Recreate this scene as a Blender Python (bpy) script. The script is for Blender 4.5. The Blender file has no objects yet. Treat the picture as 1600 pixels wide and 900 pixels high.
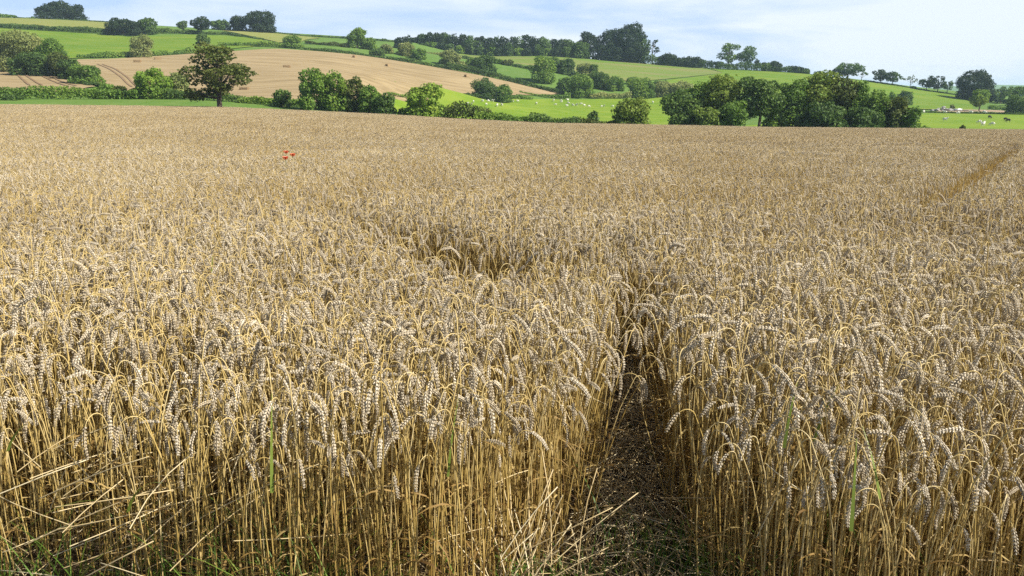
import bpy, math, random
import numpy as np
from mathutils import Vector

S = bpy.context.scene
COL = S.collection
R = math.radians

# ------------------------------------------------------------------ camera, sky, sun, exposure
EYE = 1.7
DENOISE = False
FPX = 1386.0                      # focal length in pixels of a 1600 wide frame
PITCH = R(12.22)
cam = bpy.data.cameras.new("camera")
cam.sensor_width = 36.0
cam.lens = FPX / 1600 * 36
cam.clip_start = 0.05
cam.clip_end = 20000
camo = bpy.data.objects.new("camera", cam)
COL.objects.link(camo)
camo.location = (0, 0, EYE)
camo.rotation_euler = (R(90) - PITCH, 0, 0)
S.camera = camo

SUN_EL, SUN_AZ = R(44), R(106)     # azimuth clockwise from the view direction (+Y)
W = bpy.data.worlds.new("World")
S.world = W
W.use_nodes = True
nt = W.node_tree
nt.nodes.clear()
N = nt.nodes.new
out = N("ShaderNodeOutputWorld")
bg = N("ShaderNodeBackground")
sky = N("ShaderNodeTexSky")
sky.sky_type = 'NISHITA'
sky.sun_disc = False
sky.sun_elevation = SUN_EL
sky.sun_rotation = SUN_AZ
sky.air_density = 1.0
sky.dust_density = 1.2
sky.ozone_density = 1.5
tc = N("ShaderNodeTexCoord")
mp = N("ShaderNodeMapping")
mp.inputs["Scale"].default_value = (1.6, 1.6, 9.0)
mp.inputs["Location"].default_value = (0.7, 0.3, 0.0)
no = N("ShaderNodeTexNoise")
no.inputs["Scale"].default_value = 2.2
no.inputs["Detail"].default_value = 6
no.inputs["Roughness"].default_value = 0.55
no.inputs["Distortion"].default_value = 0.4
cr = N("ShaderNodeValToRGB")
cr.color_ramp.elements[0].position = 0.40
cr.color_ramp.elements[0].color = (6.0, 8.1, 11.8, 1)      # pale blue between the veils, in the sky's own units
cr.color_ramp.elements[1].position = 0.62
cr.color_ramp.elements[1].color = (10.2, 11.1, 12.2, 1)     # thin white cloud
mx = N("ShaderNodeMix")
mx.data_type = 'RGBA'
L = nt.links.new
L(tc.outputs["Generated"], mp.inputs["Vector"])
L(mp.outputs["Vector"], no.inputs["Vector"])
sp0 = N("ShaderNodeSeparateXYZ")
L(tc.outputs["Generated"], sp0.inputs[0])
tow = N("ShaderNodeMath")                 # more veil towards the sun's side of the sky
tow.operation = 'MULTIPLY_ADD'
L(sp0.outputs["X"], tow.inputs[0])
tow.inputs[1].default_value = 0.22
L(no.outputs["Fac"], tow.inputs[2])
L(tow.outputs[0], cr.inputs["Fac"])
sep = N("ShaderNodeSeparateXYZ")
L(tc.outputs["Generated"], sep.inputs[0])
mr = N("ShaderNodeMapRange")
mr.inputs["From Min"].default_value = 0.14
mr.inputs["From Max"].default_value = 0.40
mr.inputs["To Min"].default_value = 1.0
mr.inputs["To Max"].default_value = 0.05
L(sep.outputs["Z"], mr.inputs["Value"])
mu = N("ShaderNodeMath")
mu.operation = 'MULTIPLY'
mu.inputs[0].default_value = 0.85
L(cr.outputs["Color"], mx.inputs[7])
L(mr.outputs["Result"], mu.inputs[1])
L(mu.outputs[0], mx.inputs[0])
L(sky.outputs["Color"], mx.inputs[6])
L(mx.outputs[2], bg.inputs["Color"])
bg.inputs["Strength"].default_value = 0.052
L(bg.outputs["Background"], out.inputs["Surface"])

sun = bpy.data.lights.new("sun", 'SUN')
sun.energy = 5.0
sun.angle = R(0.53)
sun.color = (1.0, 0.95, 0.86)
suno = bpy.data.objects.new("sun", sun)
COL.objects.link(suno)
SDIR = Vector((math.sin(SUN_AZ) * math.cos(SUN_EL), math.cos(SUN_AZ) * math.cos(SUN_EL), math.sin(SUN_EL)))
suno.rotation_euler = (-SDIR).to_track_quat('-Z', 'Y').to_euler()
suno.location = (60, 40, 80)

vs = S.view_settings
vs.view_transform = 'Standard'
vs.look = 'None'
vs.gamma = 1
vs.use_curve_mapping = False
vs.exposure = 0.88
S.render.engine = 'CYCLES'
cy = S.cycles
cy.max_bounces = 7
cy.diffuse_bounces = 2
cy.glossy_bounces = 2
cy.transmission_bounces = 4
cy.transparent_max_bounces = 8
cy.volume_bounces = 2
cy.use_denoising = DENOISE
cy.sample_clamp_indirect = 6

# ------------------------------------------------------------------ helpers
CP, SP = math.cos(PITCH), math.sin(PITCH)


def ray(px, py):
    x = (px - 800) / FPX
    y = -(py - 450) / FPX
    return np.array([x, CP + y * SP, -SP + y * CP])


def at(px, py, Y):
    """the point of the view ray through (px, py) that lies Y metres ahead"""
    d = ray(px, py)
    return np.array([0, 0, EYE]) + d * (Y / d[1])


def project(P):
    P = np.asarray(P, float)
    v = P - np.array([0, 0, EYE])
    zc = v[..., 1] * CP - v[..., 2] * SP
    yc = v[..., 1] * SP + v[..., 2] * CP
    return 800 + FPX * v[..., 0] / zc, 450 - FPX * yc / zc, zc


def mk_mesh(name, V, quads=None, tris=None, mats=(), qmat=None, tmat=None, var=None, smooth=False):
    me = bpy.data.meshes.new(name)
    V = np.asarray(V, np.float32)
    nq = 0 if quads is None else len(quads)
    ntr = 0 if tris is None else len(tris)
    me.vertices.add(len(V))
    me.vertices.foreach_set("co", V.ravel())
    loops = []
    starts = []
    if nq:
        loops.append(np.asarray(quads, np.int32).ravel())
        starts.append(np.arange(nq) * 4)
    if ntr:
        loops.append(np.asarray(tris, np.int32).ravel())
        starts.append(nq * 4 + np.arange(ntr) * 3)
    loops = np.concatenate(loops)
    me.loops.add(len(loops))
    me.loops.foreach_set("vertex_index", loops)
    me.polygons.add(nq + ntr)
    me.polygons.foreach_set("loop_start", np.concatenate(starts).astype(np.int32))
    for m in mats:
        me.materials.append(m)
    if qmat is not None or tmat is not None:
        mi = np.zeros(nq + ntr, np.int32)
        if qmat is not None:
            mi[:nq] = qmat
        if tmat is not None:
            mi[nq:] = tmat
        me.polygons.foreach_set("material_index", mi)
    if smooth:
        me.polygons.foreach_set("use_smooth", np.ones(nq + ntr, bool))
    me.update(calc_edges=True)
    if var is not None:
        a = me.attributes.new("var", 'FLOAT', 'POINT')
        a.data.foreach_set("value", np.asarray(var, np.float32))
    return me


def link(name, me, parent=None, loc=None):
    o = bpy.data.objects.new(name, me)
    COL.objects.link(o)
    if parent is not None:
        o.parent = parent
    if loc is not None:
        o.location = loc
    return o


def tag(o, label=None, cat=None, group=None, kind=None):
    if label:
        o["label"] = label
    if cat:
        o["category"] = cat
    if group:
        o["group"] = group
    if kind:
        o["kind"] = kind
    return o


def empty(name, loc, rz=0.0):
    o = bpy.data.objects.new(name, None)
    o.empty_display_size = 0.2
    COL.objects.link(o)
    o.location = loc
    o.rotation_euler = (0, 0, rz)
    return o


class MB:
    """collects geometry"""

    def __init__(self):
        self.V, self.Q, self.T, self.qm, self.tm, self.var, self.n = [], [], [], [], [], [], 0

    def add(self, V, quads=None, tris=None, mat=0, var=0.5):
        V = np.asarray(V, float)
        if quads is not None and len(quads):
            self.Q.append(np.asarray(quads) + self.n)
            self.qm.append(np.full(len(quads), mat))
        if tris is not None and len(tris):
            self.T.append(np.asarray(tris) + self.n)
            self.tm.append(np.full(len(tris), mat))
        self.V.append(V)
        self.var.append(np.full(len(V), var) if np.isscalar(var) else np.asarray(var))
        self.n += len(V)

    def mesh(self, name, mats, smooth=False):
        c = lambda l: np.concatenate(l) if l else None
        return mk_mesh(name, c(self.V), c(self.Q), c(self.T), mats, c(self.qm), c(self.tm), c(self.var), smooth)

    def merge(self, other):
        c = self.n
        for V in other.V:
            self.V.append(V)
        for q, m in zip(other.Q, other.qm):
            self.Q.append(q + c); self.qm.append(m)
        for t, m in zip(other.T, other.tm):
            self.T.append(t + c); self.tm.append(m)
        self.var += other.var
        self.n += other.n


def frames(P):
    P = np.asarray(P, float)
    T = np.gradient(P, axis=0)
    T /= np.linalg.norm(T, axis=1)[:, None] + 1e-12
    ref = np.array([0.13, 1.0, 0.07])
    Bn = np.cross(T, ref)
    Bn /= np.linalg.norm(Bn, axis=1)[:, None] + 1e-12
    Nn = np.cross(Bn, T)
    return T, Nn, Bn


def tube(mb, P, r, sides=5, mat=0, var=0.5, cap=True):
    P = np.asarray(P, float)
    K = len(P)
    r = np.broadcast_to(np.asarray(r, float), (K,))
    T, Nn, Bn = frames(P)
    a = np.arange(sides) / sides * 2 * math.pi
    ring = (np.cos(a)[None, :, None] * Nn[:, None, :] + np.sin(a)[None, :, None] * Bn[:, None, :]) * r[:, None, None]
    V = (P[:, None, :] + ring).reshape(-1, 3)
    i = np.arange(K - 1)[:, None] * sides
    j = np.arange(sides)[None, :]
    jn = (j + 1) % sides
    q = np.stack([i + j, i + jn, i + sides + jn, i + sides + j], -1).reshape(-1, 4)
    t = None
    if cap:
        V = np.vstack([V, P[-1] + T[-1] * r[-1] * 0.6])
        b = (K - 1) * sides
        t = np.array([[b + k, b + (k + 1) % sides, K * sides] for k in range(sides)])
    mb.add(V, q, t, mat, var)


def ribbon(mb, P, w, side, mat=0, var=0.5):
    """flat blade along P, half widths w, in the direction SIDE"""
    P = np.asarray(P, float)
    K = len(P)
    side = np.asarray(side, float)
    if side.ndim == 1:
        side = np.repeat(side[None], K, 0)
    w = np.asarray(w, float)[:, None]
    V = np.vstack([P - side * w, P + side * w])
    k = np.arange(K - 1)
    mb.add(V, np.stack([k, k + 1, K + k + 1, K + k], -1), None, mat, var)


# ------------------------------------------------------------------ materials
def mat(name):
    m = bpy.data.materials.new(name)
    m.use_nodes = True
    t = m.node_tree
    b = t.nodes["Principled BSDF"]
    o = t.nodes["Material Output"]
    return m, t, b, o


def ramp(t, stops):
    c = t.nodes.new("ShaderNodeValToRGB")
    e = c.color_ramp.elements
    while len(e) < len(stops):
        e.new(0.5)
    for k, (p, col) in enumerate(stops):
        e[k].position = p
        e[k].color = (*col, 1)
    return c


def noise(t, scale, detail=4, rough=0.55, coord="Object", mapping=None):
    tcn = t.nodes.new("ShaderNodeTexCoord")
    n = t.nodes.new("ShaderNodeTexNoise")
    n.inputs["Scale"].default_value = scale
    n.inputs["Detail"].default_value = detail
    n.inputs["Roughness"].default_value = rough
    if mapping:
        m = t.nodes.new("ShaderNodeMapping")
        m.inputs["Scale"].default_value = mapping
        t.links.new(tcn.outputs[coord], m.inputs["Vector"])
        t.links.new(m.outputs["Vector"], n.inputs["Vector"])
    else:
        t.links.new(tcn.outputs[coord], n.inputs["Vector"])
    return n


def mixc(t, a, b, fac, mode='MIX'):
    m = t.nodes.new("ShaderNodeMix")
    m.data_type = 'RGBA'
    m.blend_type = mode
    for k, v in ((6, a), (7, b)):
        if isinstance(v, tuple):
            m.inputs[k].default_value = (*v, 1)
        else:
            t.links.new(v, m.inputs[k])
    if isinstance(fac, float):
        m.inputs[0].default_value = fac
    else:
        t.links.new(fac, m.inputs[0])
    return m.outputs[2]


def plant_mat(name, stops, transl=0.3, rough=0.6, spec=0.25, use_random=True, patches=0.0):
    """thin plant tissue: colour from the per-vertex value and the plant's own random value, some light passing through"""
    m, t, b, o = mat(name)
    at_ = t.nodes.new("ShaderNodeAttribute")
    at_.attribute_name = "var"
    fac = at_.outputs["Fac"]
    if use_random:
        oi = t.nodes.new("ShaderNodeObjectInfo")
        mm = t.nodes.new("ShaderNodeMath")
        mm.operation = 'MULTIPLY_ADD'
        t.links.new(oi.outputs["Random"], mm.inputs[0])
        mm.inputs[1].default_value = 0.4
        t.links.new(fac, mm.inputs[2])
        m2 = t.nodes.new("ShaderNodeMath")
        m2.operation = 'SUBTRACT'
        t.links.new(mm.outputs[0], m2.inputs[0])
        m2.inputs[1].default_value = 0.2
        fac = m2.outputs[0]
    if patches:
        ge = t.nodes.new("ShaderNodeNewGeometry")
        pn = t.nodes.new("ShaderNodeTexNoise")
        pn.inputs["Scale"].default_value = 0.22
        pn.inputs["Detail"].default_value = 3
        t.links.new(ge.outputs["Position"], pn.inputs["Vector"])
        pm = t.nodes.new("ShaderNodeMath"); pm.operation = 'MULTIPLY_ADD'
        t.links.new(pn.outputs["Fac"], pm.inputs[0]); pm.inputs[1].default_value = patches; pm.inputs[2].default_value = -patches * 0.5
        pa = t.nodes.new("ShaderNodeMath"); pa.operation = 'ADD'
        t.links.new(pm.outputs[0], pa.inputs[0]); t.links.new(fac, pa.inputs[1])
        fac = pa.outputs[0]
    c = ramp(t, stops)
    t.links.new(fac, c.inputs["Fac"])
    t.links.new(c.outputs["Color"], b.inputs["Base Color"])
    b.inputs["Roughness"].default_value = rough
    b.inputs["Specular IOR Level"].default_value = spec
    if transl > 0:
        tr = t.nodes.new("ShaderNodeBsdfTranslucent")
        t.links.new(c.outputs["Color"], tr.inputs["Color"])
        ms = t.nodes.new("ShaderNodeMixShader")
        ms.inputs[0].default_value = transl
        t.links.new(b.outputs[0], ms.inputs[1])
        t.links.new(tr.outputs[0], ms.inputs[2])
        t.links.new(ms.outputs[0], o.inputs["Surface"])
    return m


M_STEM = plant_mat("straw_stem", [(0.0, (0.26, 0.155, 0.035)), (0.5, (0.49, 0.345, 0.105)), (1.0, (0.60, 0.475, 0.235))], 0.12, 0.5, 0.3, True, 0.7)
M_EAR = plant_mat("ripe_ear", [(0.0, (0.29, 0.225, 0.14)), (0.5, (0.53, 0.44, 0.30)), (1.0, (0.80, 0.72, 0.57))], 0.12, 0.55, 0.3, True, 0.7)
M_LEAF = plant_mat("dry_leaf", [(0.0, (0.13, 0.07, 0.02)), (0.6, (0.30, 0.19, 0.06)), (1.0, (0.50, 0.37, 0.15))], 0.35, 0.6, 0.2)
M_STRAW = plant_mat("loose_straw", [(0.0, (0.28, 0.19, 0.08)), (0.5, (0.55, 0.42, 0.21)), (1.0, (0.72, 0.62, 0.40))], 0.1, 0.5, 0.35, False)
M_GRASS = plant_mat("green_blade", [(0.0, (0.05, 0.10, 0.015)), (0.6, (0.12, 0.22, 0.03)), (1.0, (0.30, 0.33, 0.06))], 0.4, 0.5, 0.3, False)

# foliage tones: dark, middle and light leaf of one crown
def foliage(name, d, m_, l, tr=0.36):
    return plant_mat(name, [(0.0, d), (0.5, m_), (1.0, l)], tr, 0.6, 0.2, True)


TONE = {
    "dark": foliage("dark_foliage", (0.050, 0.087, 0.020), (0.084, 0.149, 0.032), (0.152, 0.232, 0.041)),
    "mid": foliage("green_foliage", (0.078, 0.144, 0.024), (0.141, 0.243, 0.036), (0.244, 0.336, 0.050)),
    "bright": foliage("bright_foliage", (0.122, 0.207, 0.027), (0.213, 0.330, 0.041), (0.350, 0.424, 0.059)),
    "yellow": foliage("yellowing_foliage", (0.115, 0.175, 0.026), (0.18, 0.25, 0.038), (0.26, 0.31, 0.055)),
    "deep": foliage("backlit_foliage", (0.018, 0.034, 0.014), (0.030, 0.056, 0.020), (0.055, 0.088, 0.028)),  # skyline trees' backlit darkness put into the leaf colour
    "pale": foliage("pale_foliage", (0.152, 0.193, 0.061), (0.257, 0.297, 0.093), (0.396, 0.399, 0.126)),
    "olive": foliage("olive_foliage", (0.054, 0.078, 0.016), (0.092, 0.122, 0.024), (0.145, 0.165, 0.036)),
}
M_BARK, t, b, o = mat("bark")
n = noise(t, 6.0, 5)
c = ramp(t, [(0.3, (0.045, 0.032, 0.022)), (0.7, (0.13, 0.095, 0.065))])
t.links.new(n.outputs["Fac"], c.inputs["Fac"])
t.links.new(c.outputs["Color"], b.inputs["Base Color"])
b.inputs["Roughness"].default_value = 0.9


def field_mat(name, stops, scale, stops2, scale2, mapping=None, bump=0.0, bscale=3.0, coord="Object"):
    m, t, b, o = mat(name)
    n1 = noise(t, scale, 5, 0.6, coord)
    c1 = ramp(t, stops)
    t.links.new(n1.outputs["Fac"], c1.inputs["Fac"])
    n2 = noise(t, scale2, 4, 0.6, coord, mapping)
    c2 = ramp(t, stops2)
    t.links.new(n2.outputs["Fac"], c2.inputs["Fac"])
    col = mixc(t, c1.outputs["Color"], c2.outputs["Color"], 0.5)
    t.links.new(col, b.inputs["Base Color"])
    b.inputs["Roughness"].default_value = 0.95
    b.inputs["Specular IOR Level"].default_value = 0.1
    if bump:
        n3 = noise(t, bscale, 4, 0.6, coord, mapping)
        bp = t.nodes.new("ShaderNodeBump")
        bp.inputs["Strength"].default_value = bump
        bp.inputs["Distance"].default_value = 0.3
        t.links.new(n3.outputs["Fac"], bp.inputs["Height"])
        t.links.new(bp.outputs[0], b.inputs["Normal"])
    return m


M_GROUND = field_mat("rough_grassland", [(0.3, (0.055, 0.125, 0.02)), (0.7, (0.10, 0.185, 0.03))], 0.02,
                     [(0.3, (0.07, 0.14, 0.02)), (0.7, (0.15, 0.19, 0.05))], 0.25, None, 0.5, 1.2)
M_PAST = field_mat("pasture_grass", [(0.35, (0.10, 0.185, 0.010)), (0.65, (0.165, 0.24, 0.016))], 0.03,
                   [(0.36, (0.095, 0.175, 0.010)), (0.64, (0.20, 0.24, 0.034))], 0.12, (1, 1.5, 1), 0.4, 1.5)
M_HILLG = field_mat("hill_grass", [(0.3, (0.075, 0.155, 0.010)), (0.7, (0.135, 0.205, 0.016))], 0.02,
                    [(0.35, (0.068, 0.15, 0.010)), (0.68, (0.19, 0.205, 0.036))], 0.11, (0.5, 1.8, 1), 0.4, 1.0)
M_ROUGH = field_mat("weedy_grass", [(0.35, (0.10, 0.175, 0.014)), (0.62, (0.18, 0.19, 0.04))], 0.016,
                    [(0.38, (0.085, 0.165, 0.02)), (0.58, (0.19, 0.16, 0.085))], 0.03, (0.35, 2.2, 1), 0.4, 1.0)
M_UPPER = field_mat("ripening_field", [(0.3, (0.16, 0.19, 0.045)), (0.7, (0.22, 0.215, 0.06))], 0.03,
                    [(0.3, (0.13, 0.18, 0.04)), (0.7, (0.23, 0.21, 0.065))], 0.12, (0.5, 2, 1), 0.3, 1.0)
M_STUB = field_mat("stubble", [(0.3, (0.22, 0.162, 0.082)), (0.7, (0.30, 0.225, 0.12))], 0.02,
                   [(0.34, (0.15, 0.108, 0.052)), (0.66, (0.36, 0.28, 0.155))], 0.3, (0.12, 1.6, 1), 0.5, 1.0)
M_SOIL = field_mat("wheat_soil", [(0.3, (0.08, 0.055, 0.032)), (0.7, (0.15, 0.105, 0.06))], 3.0,
                   [(0.3, (0.06, 0.042, 0.025)), (0.7, (0.20, 0.15, 0.085))], 22.0, None, 0.6, 30.0)
M_EARTH = field_mat("bare_earth", [(0.3, (0.24, 0.16, 0.10)), (0.7, (0.33, 0.24, 0.16))], 0.2,
                    [(0.3, (0.20, 0.15, 0.09)), (0.7, (0.36, 0.28, 0.18))], 0.8)


# ------------------------------------------------------------------ terrain
EDGE_Y = 150.0
_e = [(-700, 152), (-300, 158), (0, 163), (345, 167), (600, 178.5), (700, 185), (840, 192), (1040, 195.5), (1200, 199), (1440, 201), (1600, 203), (1900, 208), (2300, 214)]
_ex, _ez = [], []
for px_, py_ in _e:
    p_ = at(px_, py_, EDGE_Y)
    _ex.append(p_[0]); _ez.append(p_[2] - 0.86)
_ex, _ez = np.array(_ex), np.array(_ez)

CTRL = [  # ground seen beyond the wheat: (px, py, metres ahead)
    (-300, 156, 165), (0, 158, 165), (150, 159, 165), (300, 160.5, 165), (400, 165, 168), (500, 170, 168), (600, 178, 168),
    (-300, 140, 215), (0, 138, 212), (60, 138, 212), (125, 137, 220), (0, 100, 290), (60, 107, 282), (115, 122, 258), (-300, 95, 300),
    (190, 152, 195), (250, 150, 200), (380, 150, 200), (500, 150, 200), (600, 152, 215), (381, 144, 255),
    (215, 100, 325), (448, 107, 330), (248, 95, 340), (554, 91, 385), (606, 105, 375), (729, 121, 375),
    (135, 93, 335), (300, 85, 372), (430, 78, 400), (520, 84, 402), (620, 97, 402), (700, 110, 402), (780, 126, 395), (870, 148, 382),
    (500, 125, 270), (600, 125, 300), (700, 140, 320),
    (620, 174, 210), (640, 165, 290), (700, 162, 330), (700, 180, 225), (780, 160, 345), (850, 159, 360), (850, 191, 210), (940, 157.5, 370), (1000, 157, 372), (1000, 196, 208),
    (1050, 152, 395), (1150, 165, 350), (1150, 198, 205), (1300, 180, 320), (1300, 201, 200),
    (1440, 203, 190), (1440, 178.5, 330), (1600, 205, 195), (1600, 182, 322), (1520, 173, 362), (1600, 174, 380), (1900, 185, 320), (1900, 210, 195), (1900, 172, 420),
    (0, 76, 360), (60, 80, 350), (-300, 75, 365), (0, 45, 466), (100, 51, 464), (200, 58.5, 456), (300, 55, 466), (380, 58, 466), (-300, 40, 470),
    (0, 37, 485), (180, 44, 480), (0, 28.5, 560), (100, 32, 562), (180, 36.5, 552), (-300, 22, 560),
    (290, 46, 500), (350, 48.5, 520), (420, 52, 525), (500, 60, 530), (430, 66, 440), (540, 60.5, 540), (540, 67, 470), (600, 64.5, 550), (600, 76, 450), (650, 68, 560), (650, 80, 460),
    (720, 85, 560), (850, 88.5, 560), (930, 94, 560), (1000, 100, 560), (1100, 107.5, 555), (1200, 112, 550), (1260, 116, 545),
    (700, 93, 490), (800, 100, 462), (840, 110, 450), (920, 121, 445), (985, 129, 440), (800, 117, 420), (870, 128, 412), (1100, 140, 440),
    (1350, 127, 530), (1420, 138, 520), (1500, 151, 500), (1380, 160, 415), (1440, 171, 372), (1600, 168, 430), (1900, 165, 480), (1560, 162, 470),
]
_cp = np.array([at(*c) for c in CTRL])
_far = []
for X_, zz in ((-1400, 40), (-600, 38), (-330, 45), (-150, 40), (0, 30), (150, 18), (330, 2), (500, -6), (900, -8), (1800, -8)):
    _far.append((X_, 680, zz)); _far.append((X_ * 1.3, 950, zz * 0.6 - 6))
_ctrl = np.vstack([_cp, np.array(_far, float)])
# the field's own edge ties both zones together
_edge_pts = np.array([(x, EDGE_Y + 2, z - 0.1) for x, z in zip(_ex, _ez)])
_ctrl = np.vstack([_ctrl, _edge_pts])
_S = 100.0


def _tps_fit(P, lam=0.002):
    X = P[:, :2] / _S
    n_ = len(X)
    d2 = ((X[:, None] - X[None]) ** 2).sum(-1)
    K = np.where(d2 > 0, 0.5 * d2 * np.log(d2 + 1e-12), 0) + lam * np.eye(n_)
    A = np.zeros((n_ + 3, n_ + 3))
    A[:n_, :n_] = K
    A[:n_, n_] = 1
    A[:n_, n_ + 1:] = X
    A[n_, :n_] = 1
    A[n_ + 1:, :n_] = X.T
    return np.linalg.solve(A, np.concatenate([P[:, 2], np.zeros(3)]))


_tw = _tps_fit(_ctrl)


def _tps(x, y):
    q = np.stack([x, y], -1) / _S
    X = _ctrl[:, :2] / _S
    res = np.empty(len(q))
    for k in range(0, len(q), 20000):
        qq = q[k:k + 20000]
        d2 = ((qq[:, None] - X[None]) ** 2).sum(-1)
        res[k:k + 20000] = (0.5 * d2 * np.log(d2 + 1e-12)) @ _tw[:len(X)] + _tw[len(X)] + qq @ _tw[len(X) + 1:]
    return res


def height(x, y):
    x = np.atleast_1d(np.asarray(x, float)); y = np.atleast_1d(np.asarray(y, float))
    x, y = np.broadcast_arrays(x, y)
    shp = x.shape
    x, y = x.ravel(), y.ravel()
    near = np.interp(x * EDGE_Y / np.maximum(y, 45.0), _ex, _ez) * (np.clip(y, 0, None) / EDGE_Y) ** 1.15
    far = _tps(x, np.clip(y, 100, 950))
    # outside the hills: gentle plain with a faint distant ridge
    lx = np.clip((np.abs(x) - 700) / 500, 0, 1)
    far = far * (1 - lx) + (-6) * lx
    w2 = np.clip((y - 800) / 500, 0, 1)
    w2 = w2 * w2 * (3 - 2 * w2)
    plain = -9 + 60 * np.exp(-((y - 3300) / 500) ** 2) * (0.62 + 0.25 * np.sin(x / 300 + 1.0) + 0.13 * np.sin(x / 117.0))
    far = far * (1 - w2) + plain * w2
    w = np.clip((y - (EDGE_Y - 2)) / 8.0, 0, 1)
    w = w * w * (3 - 2 * w)
    return (near * (1 - w) + far * w).reshape(shp)


def h1(x, y):
    return float(height(x, y)[0])


def hit(px, py, off=0.0):
    """where the view ray meets the ground (or a level OFF above it)"""
    d = ray(px, py)
    ys = np.concatenate([np.arange(1, 40, 0.05), np.arange(40, 700, 0.5)])
    P = np.array([0, 0, EYE])[None] + d[None] * (ys / d[1])[:, None]
    below = P[:, 2] < height(P[:, 0], P[:, 1]) + off
    return P[int(np.argmax(below))]


GX = np.unique(np.concatenate([np.arange(-1500, -420, 60), np.arange(-420, 420, 6.0), np.arange(420, 2400, 60)]))
GY = np.unique(np.concatenate([np.arange(-40, 145, 6.0), np.arange(145, 175, 2.0), np.arange(175, 640, 6.0), np.arange(640, 1000, 20), np.arange(1000, 4400, 85)]))
gx, gy = np.meshgrid(GX, GY)
gz = height(gx, gy)
nx, ny = len(GX), len(GY)
ii = (np.arange(ny - 1)[:, None] * nx + np.arange(nx - 1)[None]).ravel()
me = mk_mesh("ground", np.stack([gx, gy, gz], -1).reshape(-1, 3), np.stack([ii, ii + 1, ii + nx + 1, ii + nx], -1), None, [M_GROUND], smooth=True)
tag(link("ground", me), kind="structure")


def gridz(x, y):
    """height of the ground mesh itself (bilinear on its grid)"""
    i = np.clip(np.searchsorted(GX, x) - 1, 0, nx - 2)
    j = np.clip(np.searchsorted(GY, y) - 1, 0, ny - 2)
    u = (x - GX[i]) / (GX[i + 1] - GX[i]); v = (y - GY[j]) / (GY[j + 1] - GY[j])
    return gz[j, i] * (1 - u) * (1 - v) + gz[j, i + 1] * u * (1 - v) + gz[j + 1, i] * (1 - u) * v + gz[j + 1, i + 1] * u * v


import bmesh


def drape(name, pts, material, lift, step=5.0, label=None):
    """a field: an outline on the map, cut into cells and laid over the ground"""
    bm = bmesh.new()
    vs_ = [bm.verts.new((p[0], p[1], 0)) for p in pts]
    bm.faces.new(vs_)
    bmesh.ops.triangulate(bm, faces=bm.faces[:])
    xs = [p[0] for p in pts]; ys_ = [p[1] for p in pts]
    for g in GX:
        if min(xs) < g < max(xs):
            bmesh.ops.bisect_plane(bm, geom=bm.verts[:] + bm.edges[:] + bm.faces[:], plane_co=(g, 0, 0), plane_no=(1, 0, 0))
    for g in GY:
        if min(ys_) < g < max(ys_):
            bmesh.ops.bisect_plane(bm, geom=bm.verts[:] + bm.edges[:] + bm.faces[:], plane_co=(0, g, 0), plane_no=(0, 1, 0))
    bmesh.ops.triangulate(bm, faces=bm.faces[:])
    for v in bm.verts:
        v.co.z = gridz(v.co.x, v.co.y) + lift
    for f in bm.faces:
        f.smooth = True
        if f.normal.z < 0:
            f.normal_flip()
    m_ = bpy.data.meshes.new(name)
    bm.to_mesh(m_)
    bm.free()
    m_.materials.append(material)
    return tag(link(name, m_), kind="structure")


def XY(l):
    return [tuple(at(*p)[:2]) for p in l]


LIFT = 0.3
drape("wheat_field_soil", [(-110, -6), (120, -6), (150, 60), (150, EDGE_Y), (60, EDGE_Y), (-60, EDGE_Y), (-150, EDGE_Y), (-150, 60)], M_SOIL, 0.012)
drape("stubble_field", XY([(122, 95, 330), (200, 91, 345), (300, 86, 372), (430, 78, 403), (520, 84, 405), (620, 97, 405), (700, 110, 405), (780, 126, 398), (880, 149, 384),
                           (800, 150, 362), (690, 152, 335), (610, 152, 225), (500, 160, 185), (380, 160, 185), (230, 158, 185), (150, 135, 235), (100, 110, 280)]), M_STUB, LIFT)
drape("small_stubble_field", XY([(-250, 98, 295), (0, 99, 291), (60, 107, 283), (118, 123, 257), (150, 140, 228), (110, 145, 200), (0, 146, 198), (-250, 148, 200)]), M_STUB, LIFT)
drape("left_pasture", XY([(-250, 42, 466), (0, 45, 466), (100, 51, 464), (200, 58.5, 456), (300, 55, 466), (400, 60, 462), (430, 70, 425), (330, 82, 385), (200, 90, 352), (110, 95, 333), (0, 95, 300), (-250, 95, 305)]), M_HILLG, LIFT)
drape("upper_left_field", XY([(-250, 38, 476), (0, 38, 478), (180, 45, 474), (240, 46, 500), (190, 36.6, 553), (100, 32, 563), (0, 28.5, 561), (-250, 24, 562)]), M_UPPER, LIFT)
drape("upper_middle_field", XY([(345, 49, 518), (430, 53, 527), (500, 60.3, 531), (470, 68, 445), (435, 67, 437), (395, 58, 470)]), M_UPPER, LIFT)
drape("sheep_pasture", XY([(610, 178, 200), (640, 165, 288), (700, 161, 338), (780, 159.5, 352), (860, 158.5, 366), (940, 157, 374), (1010, 156.5, 376), (1045, 152, 394), (1100, 165, 352), (1160, 185, 250), (1160, 200, 180), (900, 195, 180), (700, 186, 180)]), M_PAST, LIFT)
drape("right_pasture", XY([(1160, 185, 250), (1300, 178, 330), (1440, 178, 335), (1600, 181, 328), (1950, 186, 320), (1950, 212, 185), (1600, 206, 180), (1160, 200, 180)]), M_PAST, LIFT)
drape("weedy_hill_field", XY([(690, 93, 490), (720, 85, 562), (850, 88.5, 562), (930, 94, 562), (1000, 100, 562), (1100, 107.5, 557), (1130, 116, 520), (1040, 125, 470), (985, 129, 443), (920, 121, 448), (840, 110, 453), (790, 100, 465)]), M_ROUGH, LIFT)
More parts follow.
